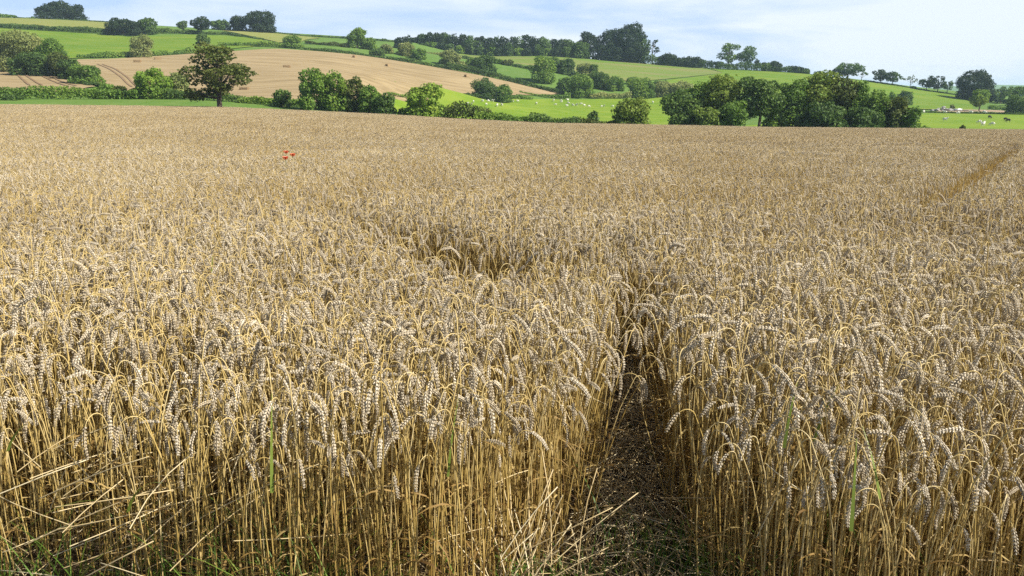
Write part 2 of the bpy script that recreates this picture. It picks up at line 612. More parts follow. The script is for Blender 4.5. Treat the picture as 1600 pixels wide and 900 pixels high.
drape("right_hill_field", XY([(1110, 109, 552), (1200, 112, 552), (1260, 116, 547), (1350, 127, 532), (1420, 138, 522), (1500, 151, 502), (1520, 158, 450), (1520, 172, 364), (1440, 172, 368), (1380, 165, 400), (1250, 150, 430), (1050, 140, 420), (1000, 131, 442), (1130, 117, 520)]), M_HILLG, LIFT)
drape("bare_earth_patch", XY([(1462, 176, 345), (1475, 173.5, 362), (1560, 173.5, 366), (1580, 176, 352), (1560, 178.5, 338), (1480, 178, 338)]), M_EARTH, LIFT + 0.1)

# wheel tracks left in the stubble; small field's right-hand pair paints the hedge's shadow
M_TRACK_SHADE = field_mat("stubble_track_shade", [(.3, (.15, .095, .05)), (.7, (.22, .15, .085))], .1, [(.3, (.13, .085, .045)), (.7, (.25, .175, .10))], .5)
for l_ in ([(8, 106, 285), (22, 112, 268), (38, 124, 240), (46, 133, 222)], [(18, 106, 285), (34, 113, 266), (54, 124, 240), (66, 133, 222)], [(40, 108, 280), (60, 115, 262), (88, 126, 238), (104, 134, 222)],
           [(52, 109, 278), (74, 116, 260), (102, 127, 238), (120, 135, 222)], [(152, 100, 310), (170, 110, 290), (190, 120, 265), (206, 131, 240)], [(160, 100, 310), (180, 110, 290), (200, 120, 265), (216, 131, 240)]):
    c_ = np.array(XY(l_)); n_ = np.gradient(c_, axis=0); n_ = np.stack([-n_[:, 1], n_[:, 0]], -1); n_ /= np.hypot(n_[:, 0], n_[:, 1])[:, None]
    drape("track_shade_strip", [tuple(p_) for p_ in c_ + n_ * .3] + [tuple(p_) for p_ in (c_ - n_ * .3)[::-1]], M_TRACK_SHADE, LIFT + .12)

# ------------------------------------------------------------------ trees, bushes and hedges
def leaf_quads(mb, P, Nrm, s, rng, var):
    n_ = len(P)
    Nrm = Nrm / (np.linalg.norm(Nrm, axis=1)[:, None] + 1e-9)
    r_ = rng.normal(size=(n_, 3))
    U = np.cross(Nrm, r_)
    U /= np.linalg.norm(U, axis=1)[:, None] + 1e-9
    Vv = np.cross(Nrm, U)
    s = s[:, None]
    a = P + U * s * rng.uniform(.7, 1.2, (n_, 1)) + Nrm * s * rng.uniform(-.25, .25, (n_, 1))
    b_ = P + Vv * s * rng.uniform(.4, .9, (n_, 1)) + U * s * rng.uniform(-.3, .3, (n_, 1))
    c_ = P - U * s * rng.uniform(.7, 1.2, (n_, 1)) + Nrm * s * rng.uniform(-.25, .25, (n_, 1))
    d_ = P - Vv * s * rng.uniform(.4, .9, (n_, 1)) + U * s * rng.uniform(-.3, .3, (n_, 1))
    V = np.stack([a, b_, c_, d_], 1).reshape(-1, 3)
    mb.add(V, np.arange(4 * n_).reshape(-1, 4), None, 0, np.repeat(var, 4))


def crown(rng, H, Wd, kind, ls, cover):
    """lobes of leaf clumps; returns the builder and the lobe centres"""
    hw = Wd / 2
    cb = {"bush": 0.0, "dome": 0.0, "tree": 0.13, "sparse": 0.15, "thin": 0.3, "pine": 0.24}[kind] * H
    hh = (H - cb) / 2
    cz = cb + hh
    lobes = []
    nl = {"bush": 16, "dome": 26, "tree": 18, "sparse": 17, "thin": 9, "pine": 34}[kind]
    nl = int(nl * np.clip(Wd / max(H, 1), 0.8, 2.0))
    base = min(hw, hh * 1.25)
    for k in range(nl):
        if kind == "pine":
            z = cb + (H - cb) * rng.beta(1.5, 1.2)
            f = (z - cb) / (H - cb)
            rr = hw * (0.55 + 0.45 * math.sin(math.pi * min(1, f * 0.75 + 0.25))) * (1 - 0.45 * f ** 3)
            a_ = rng.uniform(0, 2 * math.pi)
            q = rr * math.sqrt(rng.uniform(0.05, 1)) * 0.86
            r3 = np.array([hw * rng.uniform(.16, .34), hw * rng.uniform(.16, .34), H * rng.uniform(.045, .085)])
            lobes.append((np.array([q * math.cos(a_), q * math.sin(a_), z - 0.12 * q]), r3))
            continue
        u = rng.normal(size=3)
        u /= np.linalg.norm(u)
        if kind in ("bush", "dome") and u[2] < -0.2:
            u[2] *= 0.4
        rl = base * rng.uniform(.26, .46) * {"sparse": 0.78, "thin": 0.55}.get(kind, 1.0)
        rho = rng.uniform(.55, 1.0)
        ext = np.array([hw, hw, hh])
        p = u * np.maximum(ext - rl * 0.8, ext * 0.2) * rho
        if kind in ("dome", "bush"):      # wide low down, rounded on top
            p[2] = (p[2] + hh * 0.05)
        lobes.append((np.array([p[0], p[1], cz + p[2]]), np.array([rl, rl, rl * rng.uniform(.7, .95)])))
    if kind in ("bush", "dome", "tree"):
        lobes.append((np.array([0, 0, cz]), np.array([hw * .62, hw * .62, hh * .72])))
    if kind in ("bush", "dome"):
        for k in range(7):
            a_ = rng.uniform(0, 2 * math.pi)
            lobes.append((np.array([math.cos(a_) * hw * .62, math.sin(a_) * hw * .62, H * .16]), np.array([hw * .36, hw * .36, H * .24])))
    mb = MB()
    C = np.array([l[0] for l in lobes]); RR = np.array([l[1] for l in lobes])
    for k, (c0, r0) in enumerate(lobes):
        area = 4 * math.pi * (r0[0] * r0[1] * r0[2]) ** (2 / 3)
        n_ = max(14, int(cover * area / (ls * ls)))
        u = rng.normal(size=(n_, 3))
        u /= np.linalg.norm(u, axis=1)[:, None]
        rad = rng.uniform(.62, 1.06, (n_, 1)) ** 0.8
        lump = 1 + 0.16 * np.sin(u[:, :1] * 5 + k) * np.cos(u[:, 1:2] * 6 + 2 * k) + 0.1 * np.sin(u[:, 2:] * 9 + k)
        P = c0 + u * r0 * rad * lump
        # leaves deep inside other lobes see no light and are dropped
        inside = np.zeros(n_, bool)
        for m_ in range(len(lobes)):
            if m_ != k:
                inside |= ((((P - C[m_]) / RR[m_]) ** 2).sum(1) < 0.36)
        keep = ~inside & (P[:, 2] > -0.3)
        P, u = P[keep], u[keep]
        lobe_tone = rng.uniform(-.17, .17)
        var = np.clip(0.5 + lobe_tone + rng.normal(0, .15, len(P)), 0, 1)
        leaf_quads(mb, P, u * 0.75 + rng.normal(size=u.shape) * 0.65, ls * rng.uniform(.45, .95, len(P)), rng, var)
    return mb, C


def fit(mb, H, Wd):
    allv = np.concatenate(mb.V)
    top = np.percentile(allv[:, 2], 99.7)
    wx = np.percentile(allv[:, 0], 99.5) - np.percentile(allv[:, 0], 0.5)
    cx = (np.percentile(allv[:, 0], 99.5) + np.percentile(allv[:, 0], 0.5)) / 2
    sx, sz = Wd / wx, H / top
    for V in mb.V:
        V[:, 0] = (V[:, 0] - cx) * sx
        V[:, 1] *= sx
        V[:, 2] *= sz
    return cx, sx, sz


def trunk_mb(rng, H, rad, tips, lean=0.0, fork=0.35):
    mb = MB()
    zt = H * 0.78
    K = 8
    zz = np.linspace(-0.4, zt, K)
    wob = np.cumsum(rng.normal(0, 0.012 * H, (K, 2)), 0)
    wob -= wob[1]
    P = np.stack([wob[:, 0] + lean * zz, wob[:, 1], zz], -1)
    tube(mb, P, rad * np.linspace(1.15, 0.25, K) * np.array([1.35] + [1] * (K - 1)), 7)
    for tp in tips:
        z0 = np.clip(tp[2] * rng.uniform(.35, .7), H * fork * 0.6, zt * 0.95)
        s0 = np.array([np.interp(z0, zz, P[:, 0]), np.interp(z0, zz, P[:, 1]), z0])
        mid = s0 * 0.5 + tp * 0.5 + np.array([0, 0, 0.10 * H * rng.uniform(-.2, .6)])
        q = np.linspace(0, 1, 5)[:, None]
        C_ = (1 - q) ** 2 * s0 + 2 * q * (1 - q) * mid + q ** 2 * tp
        r0 = rad * rng.uniform(.3, .5)
        tube(mb, C_, np.linspace(r0, r0 * .25, 5), 5)
    return mb


SEED = [11]
FOL_N = [0]


def plant(name, kind, px, top, wpx, Y, tone, label, cat="tree", group=None, leaf=None, cover=None):
    SEED[0] += 1
    rng = np.random.default_rng(SEED[0])
    X = at(px, 160, Y)[0]
    g = h1(X, Y)
    H = at(px, top, Y)[2] - g
    Wd = wpx / FPX * math.hypot(Y, 0) * 1.0
    H = max(H, 0.8)
    ls = leaf or max(0.30, Y * 0.00105)
    cv = cover or {"bush": 1.5, "dome": 1.35, "tree": 1.35, "sparse": 1.15, "thin": 0.55, "pine": 0.95}[kind]
    mb, C = crown(rng, H, Wd, kind, ls, cv)
    cx, sx, sz = fit(mb, H, Wd)
    C = (C - np.array([cx, 0, 0])) * np.array([sx, sx, sz])
    FOL_N[0] += sum(len(q) for q in mb.Q)
    o = empty(name, (X, Y, g), 0)
    tag(o, label, cat, group)
    link("foliage" if kind == "bush" else "crown", mb.mesh(name + "_crown", [TONE[tone]]), o)
    if kind != "bush":
        tips = C[rng.permutation(len(C))[:{"thin": 9, "sparse": 10, "pine": 20}.get(kind, 6)]]
        tmb = trunk_mb(rng, H, max(0.12, (0.040 if kind == 'pine' else 0.030) * H), tips)
        link("trunk", tmb.mesh(name + "_trunk", [M_BARK]), o)
    else:
        tmb = MB()
        for k in range(4):
            a_ = rng.uniform(0, 6.28)
            tip = np.array([math.cos(a_) * Wd * .25, math.sin(a_) * Wd * .25, H * .7])
            q = np.linspace(0, 1, 4)[:, None]
            tube(tmb, np.array([0, 0, -.3]) * (1 - q) + tip * q + np.array([0, 0, .1]) * q * (1 - q), np.linspace(.09, .03, 4), 5)
        link("stem", tmb.mesh(name + "_stem", [M_BARK]), o)
    return o


def hedge(pts, tone, label, depth=2.2, rough=0.25, cat="hedge", name="hedge", leaf=None, cover=1.7):
    """pts: (px, top py, metres ahead): the hedge stands on the ground below and reaches those tops"""
    SEED[0] += 1
    rng = np.random.default_rng(SEED[0])
    A = np.array([(at(p[0], 160, p[2])[0], p[2]) for p in pts])
    tops = np.array([at(*p)[2] for p in pts])
    seg = np.hypot(*(A[1:] - A[:-1]).T)
    s = np.concatenate([[0], np.cumsum(seg)])
    Lh = s[-1]
    Ym = A[:, 1].mean()
    ls = leaf or max(0.28, Ym * 0.00105)
    X0, Y0 = A[len(A) // 2]
    o0 = np.array([X0, Y0, h1(X0, Y0)])
    xs_ = np.linspace(0, Lh, max(8, int(Lh / 1.5)))
    gz_ = height(np.interp(xs_, s, A[:, 0]), np.interp(xs_, s, A[:, 1]))
    Hs = np.maximum(np.interp(xs_, s, tops) - gz_, 0.9)
    ph = rng.uniform(0, 6.28, 4)
    area = (Lh * (Hs.mean() * 2 + depth))
    n_ = int(cover * 1.3 * area / ls ** 2)
    n_ = min(n_, 26000)
    t_ = rng.uniform(0, Lh, n_)
    g = np.interp(t_, xs_, gz_)
    wav = (np.sin(t_ / 2.1 + ph[0]) + np.sin(t_ / 5.3 + ph[1]) * 1.2 + np.sin(t_ / 0.9 + ph[2]) * .6) / 2.8
    Hh = np.interp(t_, xs_, Hs) * (1 + rough * (wav - 0.35))
    a_ = rng.uniform(0, math.pi, n_)
    rr = rng.uniform(.6, 1.04, n_)
    ca, sa = np.cos(a_), np.sin(a_)
    cs = np.sign(ca) * np.abs(ca) ** .6
    ss = sa ** .6
    off = cs * depth / 2 * rr * (1 + .2 * wav)
    up = ss * Hh * rr
    dx = np.interp(t_, s[:-1] + seg / 2, (A[1:] - A[:-1])[:, 0] / seg)
    dy = np.interp(t_, s[:-1] + seg / 2, (A[1:] - A[:-1])[:, 1] / seg)
    nn = np.hypot(dx, dy)
    dx, dy = dx / nn, dy / nn
    P = np.stack([np.interp(t_, s, A[:, 0]) - dy * off, np.interp(t_, s, A[:, 1]) + dx * off, g + up], -1) - o0
    U = np.stack([-dy * ca, dx * ca, sa], -1)
    var = np.clip(.5 + .18 * np.sin(t_ / 3.1 + ph[3]) + rng.normal(0, .15, n_), 0, 1)
    mb = MB()
    leaf_quads(mb, P, U * .7 + rng.normal(size=U.shape) * .6, ls * rng.uniform(.45, .95, n_), rng, var)
    FOL_N[0] += n_
    o = link(name, mb.mesh(name, [TONE[tone]]), None, tuple(o0))
    return tag(o, label, cat)


# --- along the far edge of the wheat
plant("lone_tree", "pine", 343, 69, 104, 138, "olive", "lone tree with open layered crown and bare trunk, standing in the edge of the wheat", "tree", leaf=.27, cover=1.05)
hedge([(-60, 135, 172), (15, 137, 172), (60, 134, 173), (120, 136, 174), (192, 139, 175)], "mid", "clipped green hedge behind the wheat at the left edge of the photo", 2.6, .12)
hedge([(-40, 146, 168), (20, 147, 168), (34, 150, 168)], "dark", "low dark hedge stub in front of the clipped hedge, at the left frame edge", 2.2, .2)
plant("bush", "bush", 165, 131, 34, 179, "mid", "rounded bush at the right end of the clipped hedge", "bush")
plant("bush", "bush", 187, 134, 26, 178, "olive", "small dull bush between the clipped hedge end and the tall leafy bush", "bush")
plant("bush", "bush", 212, 138, 34, 176, "mid", "low bush just left of the tall leafy bush in the hedge gap", "bush")
plant("bush", "bush", 240, 107, 56, 178, "bright", "tall leafy green bush standing left of the lone tree", "bush")
plant("bush", "bush", 278, 114, 40, 182, "pale", "pale loose bush between the tall leafy bush and the lone tree", "bush")
hedge([(258, 140, 176), (300, 138, 176), (340, 142, 175), (385, 150, 173)], "dark", "dark hedge running behind the trunk of the lone tree", 2.6, .3)
hedge([(372, 150, 172), (400, 147, 172), (430, 152, 171), (470, 148, 170)], "mid", "low uneven hedge right of the lone tree", 2.4, .35)
plant("bush", "bush", 441, 140, 28, 168, "dark", "small dark bush left of the tall row of hedgerow trees", "bush")
plant("hedgerow_tree", "bush", 492, 108, 50, 165, "mid", "tallest hedgerow tree at the left of the row below the stubble", "tree")
plant("hedgerow_tree", "bush", 524, 113, 42, 166, "mid", "full crowned hedgerow tree, second of the row below the stubble", "tree")
plant("hedgerow_tree", "bush", 553, 121, 44, 167, "olive", "dull green hedgerow tree, third of the row below the stubble", "tree")
plant("bush", "bush", 578, 134, 36, 165, "mid", "sloping bush right of the row of hedgerow trees", "bush")
plant("bush", "bush", 600, 146, 36, 163, "dark", "low dark bush ending the row of hedgerow trees on the right", "bush")
hedge([(604, 150, 290), (640, 149, 295), (668, 151, 300)], "mid", "short green hedge behind the gap left of the round field-edge bush", 3, .3)
plant("bush", "bush", 664, 131, 60, 160, "bright", "big round bright green bush at the field edge below the stubble", "bush")
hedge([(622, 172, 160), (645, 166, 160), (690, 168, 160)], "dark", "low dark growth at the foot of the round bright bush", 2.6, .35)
hedge([(688, 163, 160), (715, 163, 160), (745, 167, 160), (768, 172, 160)], "olive", "low bramble hedge right of the round bright bush", 3, .35)
hedge([(742, 170, 158), (780, 172, 158), (815, 173, 158), (842, 178, 158)], "mid", "low hedge with reddish tips in front of the sheep", 3, .3)
hedge([(828, 172, 157), (850, 172, 157), (880, 178, 157), (906, 181, 157)], "dark", "dark low hedge mound below the flock of sheep", 3.2, .3)
plant("bush", "bush", 928, 173, 22, 158, "dark", "small dark bush on the field edge left of the pale round bush", "bush")
hedge([(900, 184, 157), (930, 184, 157), (965, 184, 157)], "olive", "straggling low growth between the dark mound and the pale round bush", 2.2, .3)
plant("bush", "bush", 986, 154, 56, 158, "yellow", "pale yellow-green round bush alone on the field edge, left of the big clump", "bush")

# --- the big clump at the right of the field edge
plant("clump_tree", "bush", 1066, 141, 62, 166, "dark", "dark spreading tree at the left end of the big clump", "tree")
plant("clump_tree", "bush", 1092, 128, 50, 168, "mid", "mid green tree behind the dark left end of the big clump", "tree")
plant("clump_tree", "tree", 1128, 118, 62, 167, "yellow", "yellow-tinged tree left of the oak with the visible trunk", "tree")
plant("bush", "bush", 1105, 168, 40, 161, "yellow", "low yellow-green bush at the foot of the yellow-tinged tree", "bush")
plant("bush", "bush", 1145, 158, 44, 161, "mid", "low green bush left of the visible oak trunk", "bush")
plant("clump_tree", "tree", 1188, 121, 72, 164, "dark", "dark oak with visible trunk and light showing under its crown", "tree", cover=1.35)
plant("bush", "bush", 1214, 160, 40, 168, "bright", "bright low bush seen under the right side of the dark oak", "bush")
plant("clump_tree", "bush", 1246, 124, 56, 168, "mid", "green tree joining the dark oak to the tall willow", "tree")
plant("clump_tree", "bush", 1282, 113, 72, 169, "yellow", "tall yellow-green willow, the highest crown of the big clump", "tree")
plant("clump_tree", "bush", 1318, 121, 52, 167, "olive", "olive willow crown right of the highest one", "tree")
plant("clump_tree", "bush", 1346, 128, 48, 166, "mid", "green crown on the falling right shoulder of the big clump", "tree")
plant("clump_tree", "bush", 1374, 142, 50, 165, "mid", "lower green tree near the right end of the big clump", "tree")
plant("bush", "bush", 1400, 152, 46, 164, "olive", "rusty topped bush near the right end of the big clump", "bush")
plant("bush", "bush", 1424, 168, 36, 163, "mid", "last low bush at the right end of the big clump", "bush")
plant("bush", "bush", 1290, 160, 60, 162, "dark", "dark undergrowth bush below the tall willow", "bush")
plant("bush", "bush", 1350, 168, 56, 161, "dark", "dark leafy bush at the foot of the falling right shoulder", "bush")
plant("weed_clump", "bush", 1508, 195, 11, 158, "olive", "small weed tuft at the wheat edge below the right pasture", "weed")
plant("weed_clump", "bush", 1450, 196, 16, 158, "mid", "weed tuft at the wheat edge beside the big clump", "weed")

# --- diagonal hedge between the two stubble fields
plant("bush", "bush", 2, 60, 50, 272, "mid", "large green bush cut by the left frame edge above the small stubble", "bush")
plant("bush", "bush", 42, 48, 72, 270, "pale", "tall greyish bush with sunlit top above the small stubble field", "bush")
plant("bush", "bush", 86, 60, 46, 266, "mid", "round green bush right of the tall greyish one on the diagonal hedge", "bush")
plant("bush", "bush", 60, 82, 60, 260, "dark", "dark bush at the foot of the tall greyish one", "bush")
plant("bush", "bush", 100, 82, 40, 258, "olive", "yellowing lower bush in the diagonal hedge", "bush")
plant("bush", "bush", 116, 92, 34, 252, "dark", "dark bush midway down the diagonal hedge", "bush")
plant("bush", "bush", 139, 101, 48, 240, "mid", "big leafy bush at the lower end of the diagonal hedge", "bush")
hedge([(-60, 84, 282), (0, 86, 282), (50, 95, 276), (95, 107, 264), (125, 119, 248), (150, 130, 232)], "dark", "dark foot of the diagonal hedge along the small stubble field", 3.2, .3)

# --- hedge along the top of the big stubble field
hedge([(128, 84, 338), (160, 83, 342), (200, 79, 350), (228, 77, 354)], "mid", "bushy hedge at the top left corner of the big stubble field", 3.2, .35)
plant("hill_tree", "bush", 228, 54, 34, 352, "pale", "pale feathery tree on the hedge at the top left of the big stubble field", "tree")
hedge([(244, 79, 360), (280, 75, 368), (310, 74, 374), (352, 72, 384)], "mid", "broken line of round bushes in the hedge above the lone tree", 3.2, .5)
plant("hill_tree", "tree", 324, 52, 22, 385, "dark", "small dark tree directly above the crown of the lone tree", "tree")
hedge([(348, 66, 412), (380, 66, 412), (386, 70, 412)], "mid", "smooth hedge block right of the lone tree's crown", 4, .2)
hedge([(386, 64, 414), (430, 65, 414), (478, 68, 412)], "mid", "bushy hedge above the middle of the big stubble field", 4, .35)
plant("bush", "bush", 461, 55, 28, 415, "mid", "round dark green bush on the hedge above the middle of the stubble", "bush")
hedge([(476, 73, 410), (520, 76, 409), (560, 81, 408), (590, 88, 408)], "dark", "low dark hedge curving along the top of the stubble, by the tall hedge tree", 3, .2)
hedge([(482, 63, 440), (515, 64, 440), (550, 68, 438)], "olive", "scrubby line of bushes behind the low dark hedge", 5, .5)
hedge([(590, 88, 407), (640, 90, 406), (655, 93, 406), (690, 99, 405), (706, 102, 405)], "dark", "dark hedge stretch below the pale hedge trees", 3, .35)
hedge([(700, 98, 404), (730, 100, 403), (760, 108, 400), (800, 121, 396), (840, 131, 390), (880, 141, 384)], "dark", "dark hedge falling to the right-hand tip of the stubble", 3.2, .2)
plant("hill_tree", "bush", 561, 44, 30, 440, "mid", "tall rounded tree on the hedge above the stubble, topping the skyline", "tree")
plant("hill_tree", "bush", 580, 59, 22, 438, "mid", "smaller tree leaning to the right of the tall rounded hedge tree", "tree")
plant("bush", "bush", 591, 75, 24, 410, "dark", "dark low bush on the hedge right of the tall rounded hedge tree", "bush")
plant("bush", "bush", 606, 69, 20, 430, "pale", "greyish bush behind the dark low bush on the stubble hedge", "bush")
plant("hill_tree", "bush", 638, 66, 30, 432, "pale", "grey-green tree in front of the wood's left end", "tree")
plant("bush", "bush", 655, 76, 24, 425, "mid", "bush right of the grey-green tree on the stubble hedge", "bush")
plant("hill_tree", "bush", 704, 77, 34, 420, "pale", "pale willow-like tree on the stubble hedge below the wood", "tree")
plant("bush", "bush", 722, 96, 18, 412, "pale", "small pale bush right of the pale willow-like tree", "bush")
plant("hill_tree", "bush", 738, 90, 22, 418, "mid", "lighter small tree touching the dark tree on the stubble hedge", "tree")
plant("hill_tree", "bush", 757, 87, 36, 414, "dark", "dark domed tree on the stubble hedge, right of the pale willow-like tree", "tree")
hedge([(665, 81, 470), (690, 83, 468), (715, 85, 466)], "pale", "faint grey hedge in the grass behind the pale willow-like tree", 4, .3)
hedge([(718, 86, 490), (745, 88, 488), (775, 92, 480)], "dark", "thin dark hedge below the wood's left half", 4, .3)
plant("bush", "bush", 779, 92, 18, 455, "mid", "small round bush left of a twin on the upper field hedge", "bush")
plant("bush", "bush", 793, 93, 18, 453, "olive", "small rust-edged bush right of its twin on the upper field hedge", "bush")
hedge([(802, 99, 452), (815, 99, 450), (840, 101, 448)], "dark", "low hedge between the twin bushes and the tall field tree", 4, .4)
plant("hill_tree", "bush", 848, 88, 38, 408, "mid", "tall leafy tree near the right tip of the stubble, left of two darker ones", "tree")
plant("hill_tree", "bush", 868, 89, 22, 452, "dark", "dark tree just behind the tall leafy tree near the stubble tip", "tree")
plant("hill_tree", "bush", 884, 92, 26, 450, "dark", "dark pointed tree right of the tall leafy tree near the stubble tip", "tree")
hedge([(880, 113, 446), (900, 113, 446), (925, 118, 444)], "dark", "dark hedge joining the pointed tree to the field bushes", 4, .4)
plant("bush", "bush", 912, 99, 24, 440, "pale", "grey-green bush on the weedy hill field's lower edge", "bush")
plant("hill_tree", "tree", 927, 100, 14, 438, "dark", "slim dark tree beside the grey-green bush below the weedy hill field", "tree")

# --- trees between the stubble tip and the sheep pasture
plant("valley_tree", "bush", 884, 121, 30, 392, "mid", "round tree at the very tip of the big stubble field", "tree")
plant("valley_tree", "bush", 907, 116, 40, 380, "mid", "big leafy tree at the top edge of the sheep pasture", "tree")
plant("valley_tree", "bush", 935, 112, 36, 408, "dark", "dark tree behind and right of the big leafy pasture tree", "tree")
plant("valley_tree", "bush", 960, 119, 30, 404, "mid", "rounded tree third along from the stubble tip", "tree")
hedge([(812, 148, 372), (850, 147, 372), (890, 146, 373)], "mid", "hedge below the stubble tip along the top of the sheep pasture", 4, .4)
hedge([(920, 143, 378), (950, 142, 378), (985, 144, 379)], "pale", "light scrub along the top of the sheep pasture", 5, .4)
hedge([(978, 121, 432), (1000, 124, 430), (1020, 121, 430), (1040, 124, 428)], "dark", "dark hedge on the slope behind the valley trees", 4, .5)
plant("valley_tree", "bush", 1000, 121, 40, 386, "mid", "leafy green tree above the pale round bush, top of the sheep pasture", "tree")
plant("valley_tree", "bush", 1015, 127, 18, 385, "dark", "narrow dark tree at the right side of the leafy green valley tree", "tree")
plant("valley_tree", "bush", 1034, 127, 34, 392, "pale", "pale tree left of the dark end of the big clump", "tree")
plant("valley_tree", "bush", 1064, 127, 36, 390, "pale", "pale grey tree rising behind the dark end of the big clump", "tree")
plant("bush", "bush", 1135, 115, 16, 400, "mid", "small crown peeping over the yellow-tinged tree", "bush")
plant("pasture_tree", "bush", 757, 122, 38, 345, "dark", "dark round tree at the top of the sheep pasture, below the stubble", "tree")
plant("pasture_tree", "bush", 786, 132, 28, 346, "mid", "lower tree leaning against the dark round pasture tree", "tree")
plant("bush", "bush", 736, 145, 28, 342, "dark", "low dark bush left of the dark round pasture tree", "bush")
plant("bush", "bush", 709, 149, 16, 338, "dark", "small separate bush between the round bright bush and the pasture tree", "bush")
hedge([(795, 150, 356), (815, 148, 358), (830, 150, 360)], "mid", "short hedge right of the dark round pasture tree", 4, .4)
plant("bush", "bush", 645, 149, 20, 290, "mid", "bush half hidden behind the round bright field-edge bush", "bush")

# --- skyline, left
plant("skyline_tree", "dome", 108, 2.5, 66, 575, "deep", "broad domed tree alone on the skyline at the top left", "tree")
hedge([(-60, 22, 566), (0, 21, 566), (25, 22.5, 566), (40, 24, 566)], "mid", "trimmed hedge block on the skyline at the top left corner", 6, .12)
plant("bush", "bush", 66, 25.5, 7, 566, "dark", "tiny bush on the skyline left of the broad domed tree", "bush")
hedge([(44, 28, 563), (100, 31, 563), (150, 33.5, 560), (186, 36, 556)], "dark", "thin dark hedge line on the skyline under the broad domed tree", 3, .2)
hedge([(-60, 33, 470), (0, 35.5, 470), (60, 38.5, 469), (120, 41, 467), (180, 44, 465)], "dark", "long dark hedge between the yellow field and the left pasture", 5, .18)
plant("skyline_tree", "bush", 205, 29, 52, 464, "deep", "wide dark bushy tree at the right end of the long dark hedge", "tree")
plant("skyline_tree", "bush", 240, 28, 30, 468, "dark", "upright bushy tree right of the wide dark one", "tree")
hedge([(254, 44, 474), (290, 46, 474), (320, 47, 474), (352, 50, 474)], "dark", "dark hedge between the upright bushy tree and the round crowned tree", 6, .3)
plant("skyline_tree", "tree", 294, 32, 16, 478, "dark", "small lollipop tree on the skyline", "tree")
plant("skyline_tree", "tree", 322, 26, 29, 474, "deep", "round crowned tree right of the small lollipop tree", "tree")
hedge([(345, 49, 480), (370, 51, 474), (395, 58, 462), (415, 63, 450)], "dark", "thin hedge slanting down below the yellow field", 3, .2)
plant("skyline_tree", "bush", 352, 31, 28, 532, "dark", "left tree of the skyline trio, low and round", "tree")
plant("skyline_tree", "bush", 381, 25, 26, 530, "deep", "middle tree of the skyline trio", "tree")
plant("skyline_tree", "dome", 414, 17, 44, 528, "deep", "largest tree of the skyline trio, tall dome at its right end", "tree")
hedge([(425, 51, 532), (452, 52.5, 532), (475, 54, 532), (500, 57.5, 532)], "dark", "low hedge on the skyline right of the trio", 4, .2)
plant("bush", "bush", 494, 54, 20, 536, "mid", "flat rounded bush on the skyline right of the trio", "bush")
hedge([(500, 58, 540), (545, 59, 542), (600, 63, 550), (640, 65, 556)], "dark", "very thin dark hedge on the skyline behind the tall rounded hedge tree", 3, .2)
plant("bush", "bush", 541, 56.5, 7, 542, "dark", "tiny dark bush on the skyline left of the tall rounded hedge tree", "bush")
plant("bush", "bush", 603, 60, 9, 552, "dark", "tiny round bush on the skyline left of the wood", "bush")
plant("skyline_tree", "bush", 628, 58, 20, 520, "deep", "dark rounded tree just left of the wood", "tree")
plant("skyline_tree", "bush", 639, 55, 12, 522, "deep", "narrow dark tree touching the left end of the wood", "tree")

# --- the wood on the ridge
_r = np.random.default_rng(5)
_wt = [(652, 57), (663, 53), (674, 51), (686, 50), (698, 51), (711, 52), (724, 53), (737, 56), (750, 56.5), (763, 57.5), (776, 56.5), (788, 57), (800, 56.5), (812, 57.5), (824, 55), (836, 58), (849, 58.5), (862, 60), (875, 61.5), (888, 62)]
for k, (px_, tp_) in enumerate(_wt):
    plant("wood_tree", "bush", px_, tp_ + _r.uniform(-1, 1.5), 19 + _r.uniform(-2, 4), 570 + _r.uniform(-6, 10), ["deep", "dark", "deep"][k % 3],
          "dark tree packed into the long flat-topped wood on the ridge", "tree", "trees of the long wood on the ridge")
for k in range(16):
    px_ = 660 + k * 15 + _r.uniform(-3, 3)
    plant("wood_tree", "bush", px_, 68 + (px_ - 660) * .02 + _r.uniform(-4, 4), 17, 562 + _r.uniform(-1, 2), ["dark", "mid", "deep"][k % 3],
          "lower tree on the front edge of the long wood on the ridge", "tree", "front edge trees of the wood")
plant("ridge_tree", "dome", 918, 50, 36, 570, "deep", "first big rounded crown where the long wood rises", "tree")
plant("ridge_tree", "bush", 905, 66, 30, 563, "dark", "lower lit tree under the first big crown of the ridge clump", "tree")
plant("ridge_tree", "bush", 948, 47, 36, 572, "deep", "second big crown of the ridge clump, left shoulder of the great dome", "tree")
plant("ridge_tree", "dome", 977, 38, 54, 572, "deep", "great dome, the tallest tree of the ridge clump", "tree")
plant("ridge_tree", "bush", 985, 62, 46, 566, "deep", "dark tree filling the space under the great dome", "tree")
plant("ridge_tree", "bush", 950, 68, 42, 565, "deep", "dark lower tree left of the great dome's foot", "tree")
plant("ridge_tree", "tree", 1004, 60, 20, 566, "dark", "small tree on the right flank of the great dome", "tree")
plant("ridge_tree", "thin", 1017, 62, 20, 566, "deep", "thin ragged tree standing clear, right of the great dome", "tree", cover=1.2)

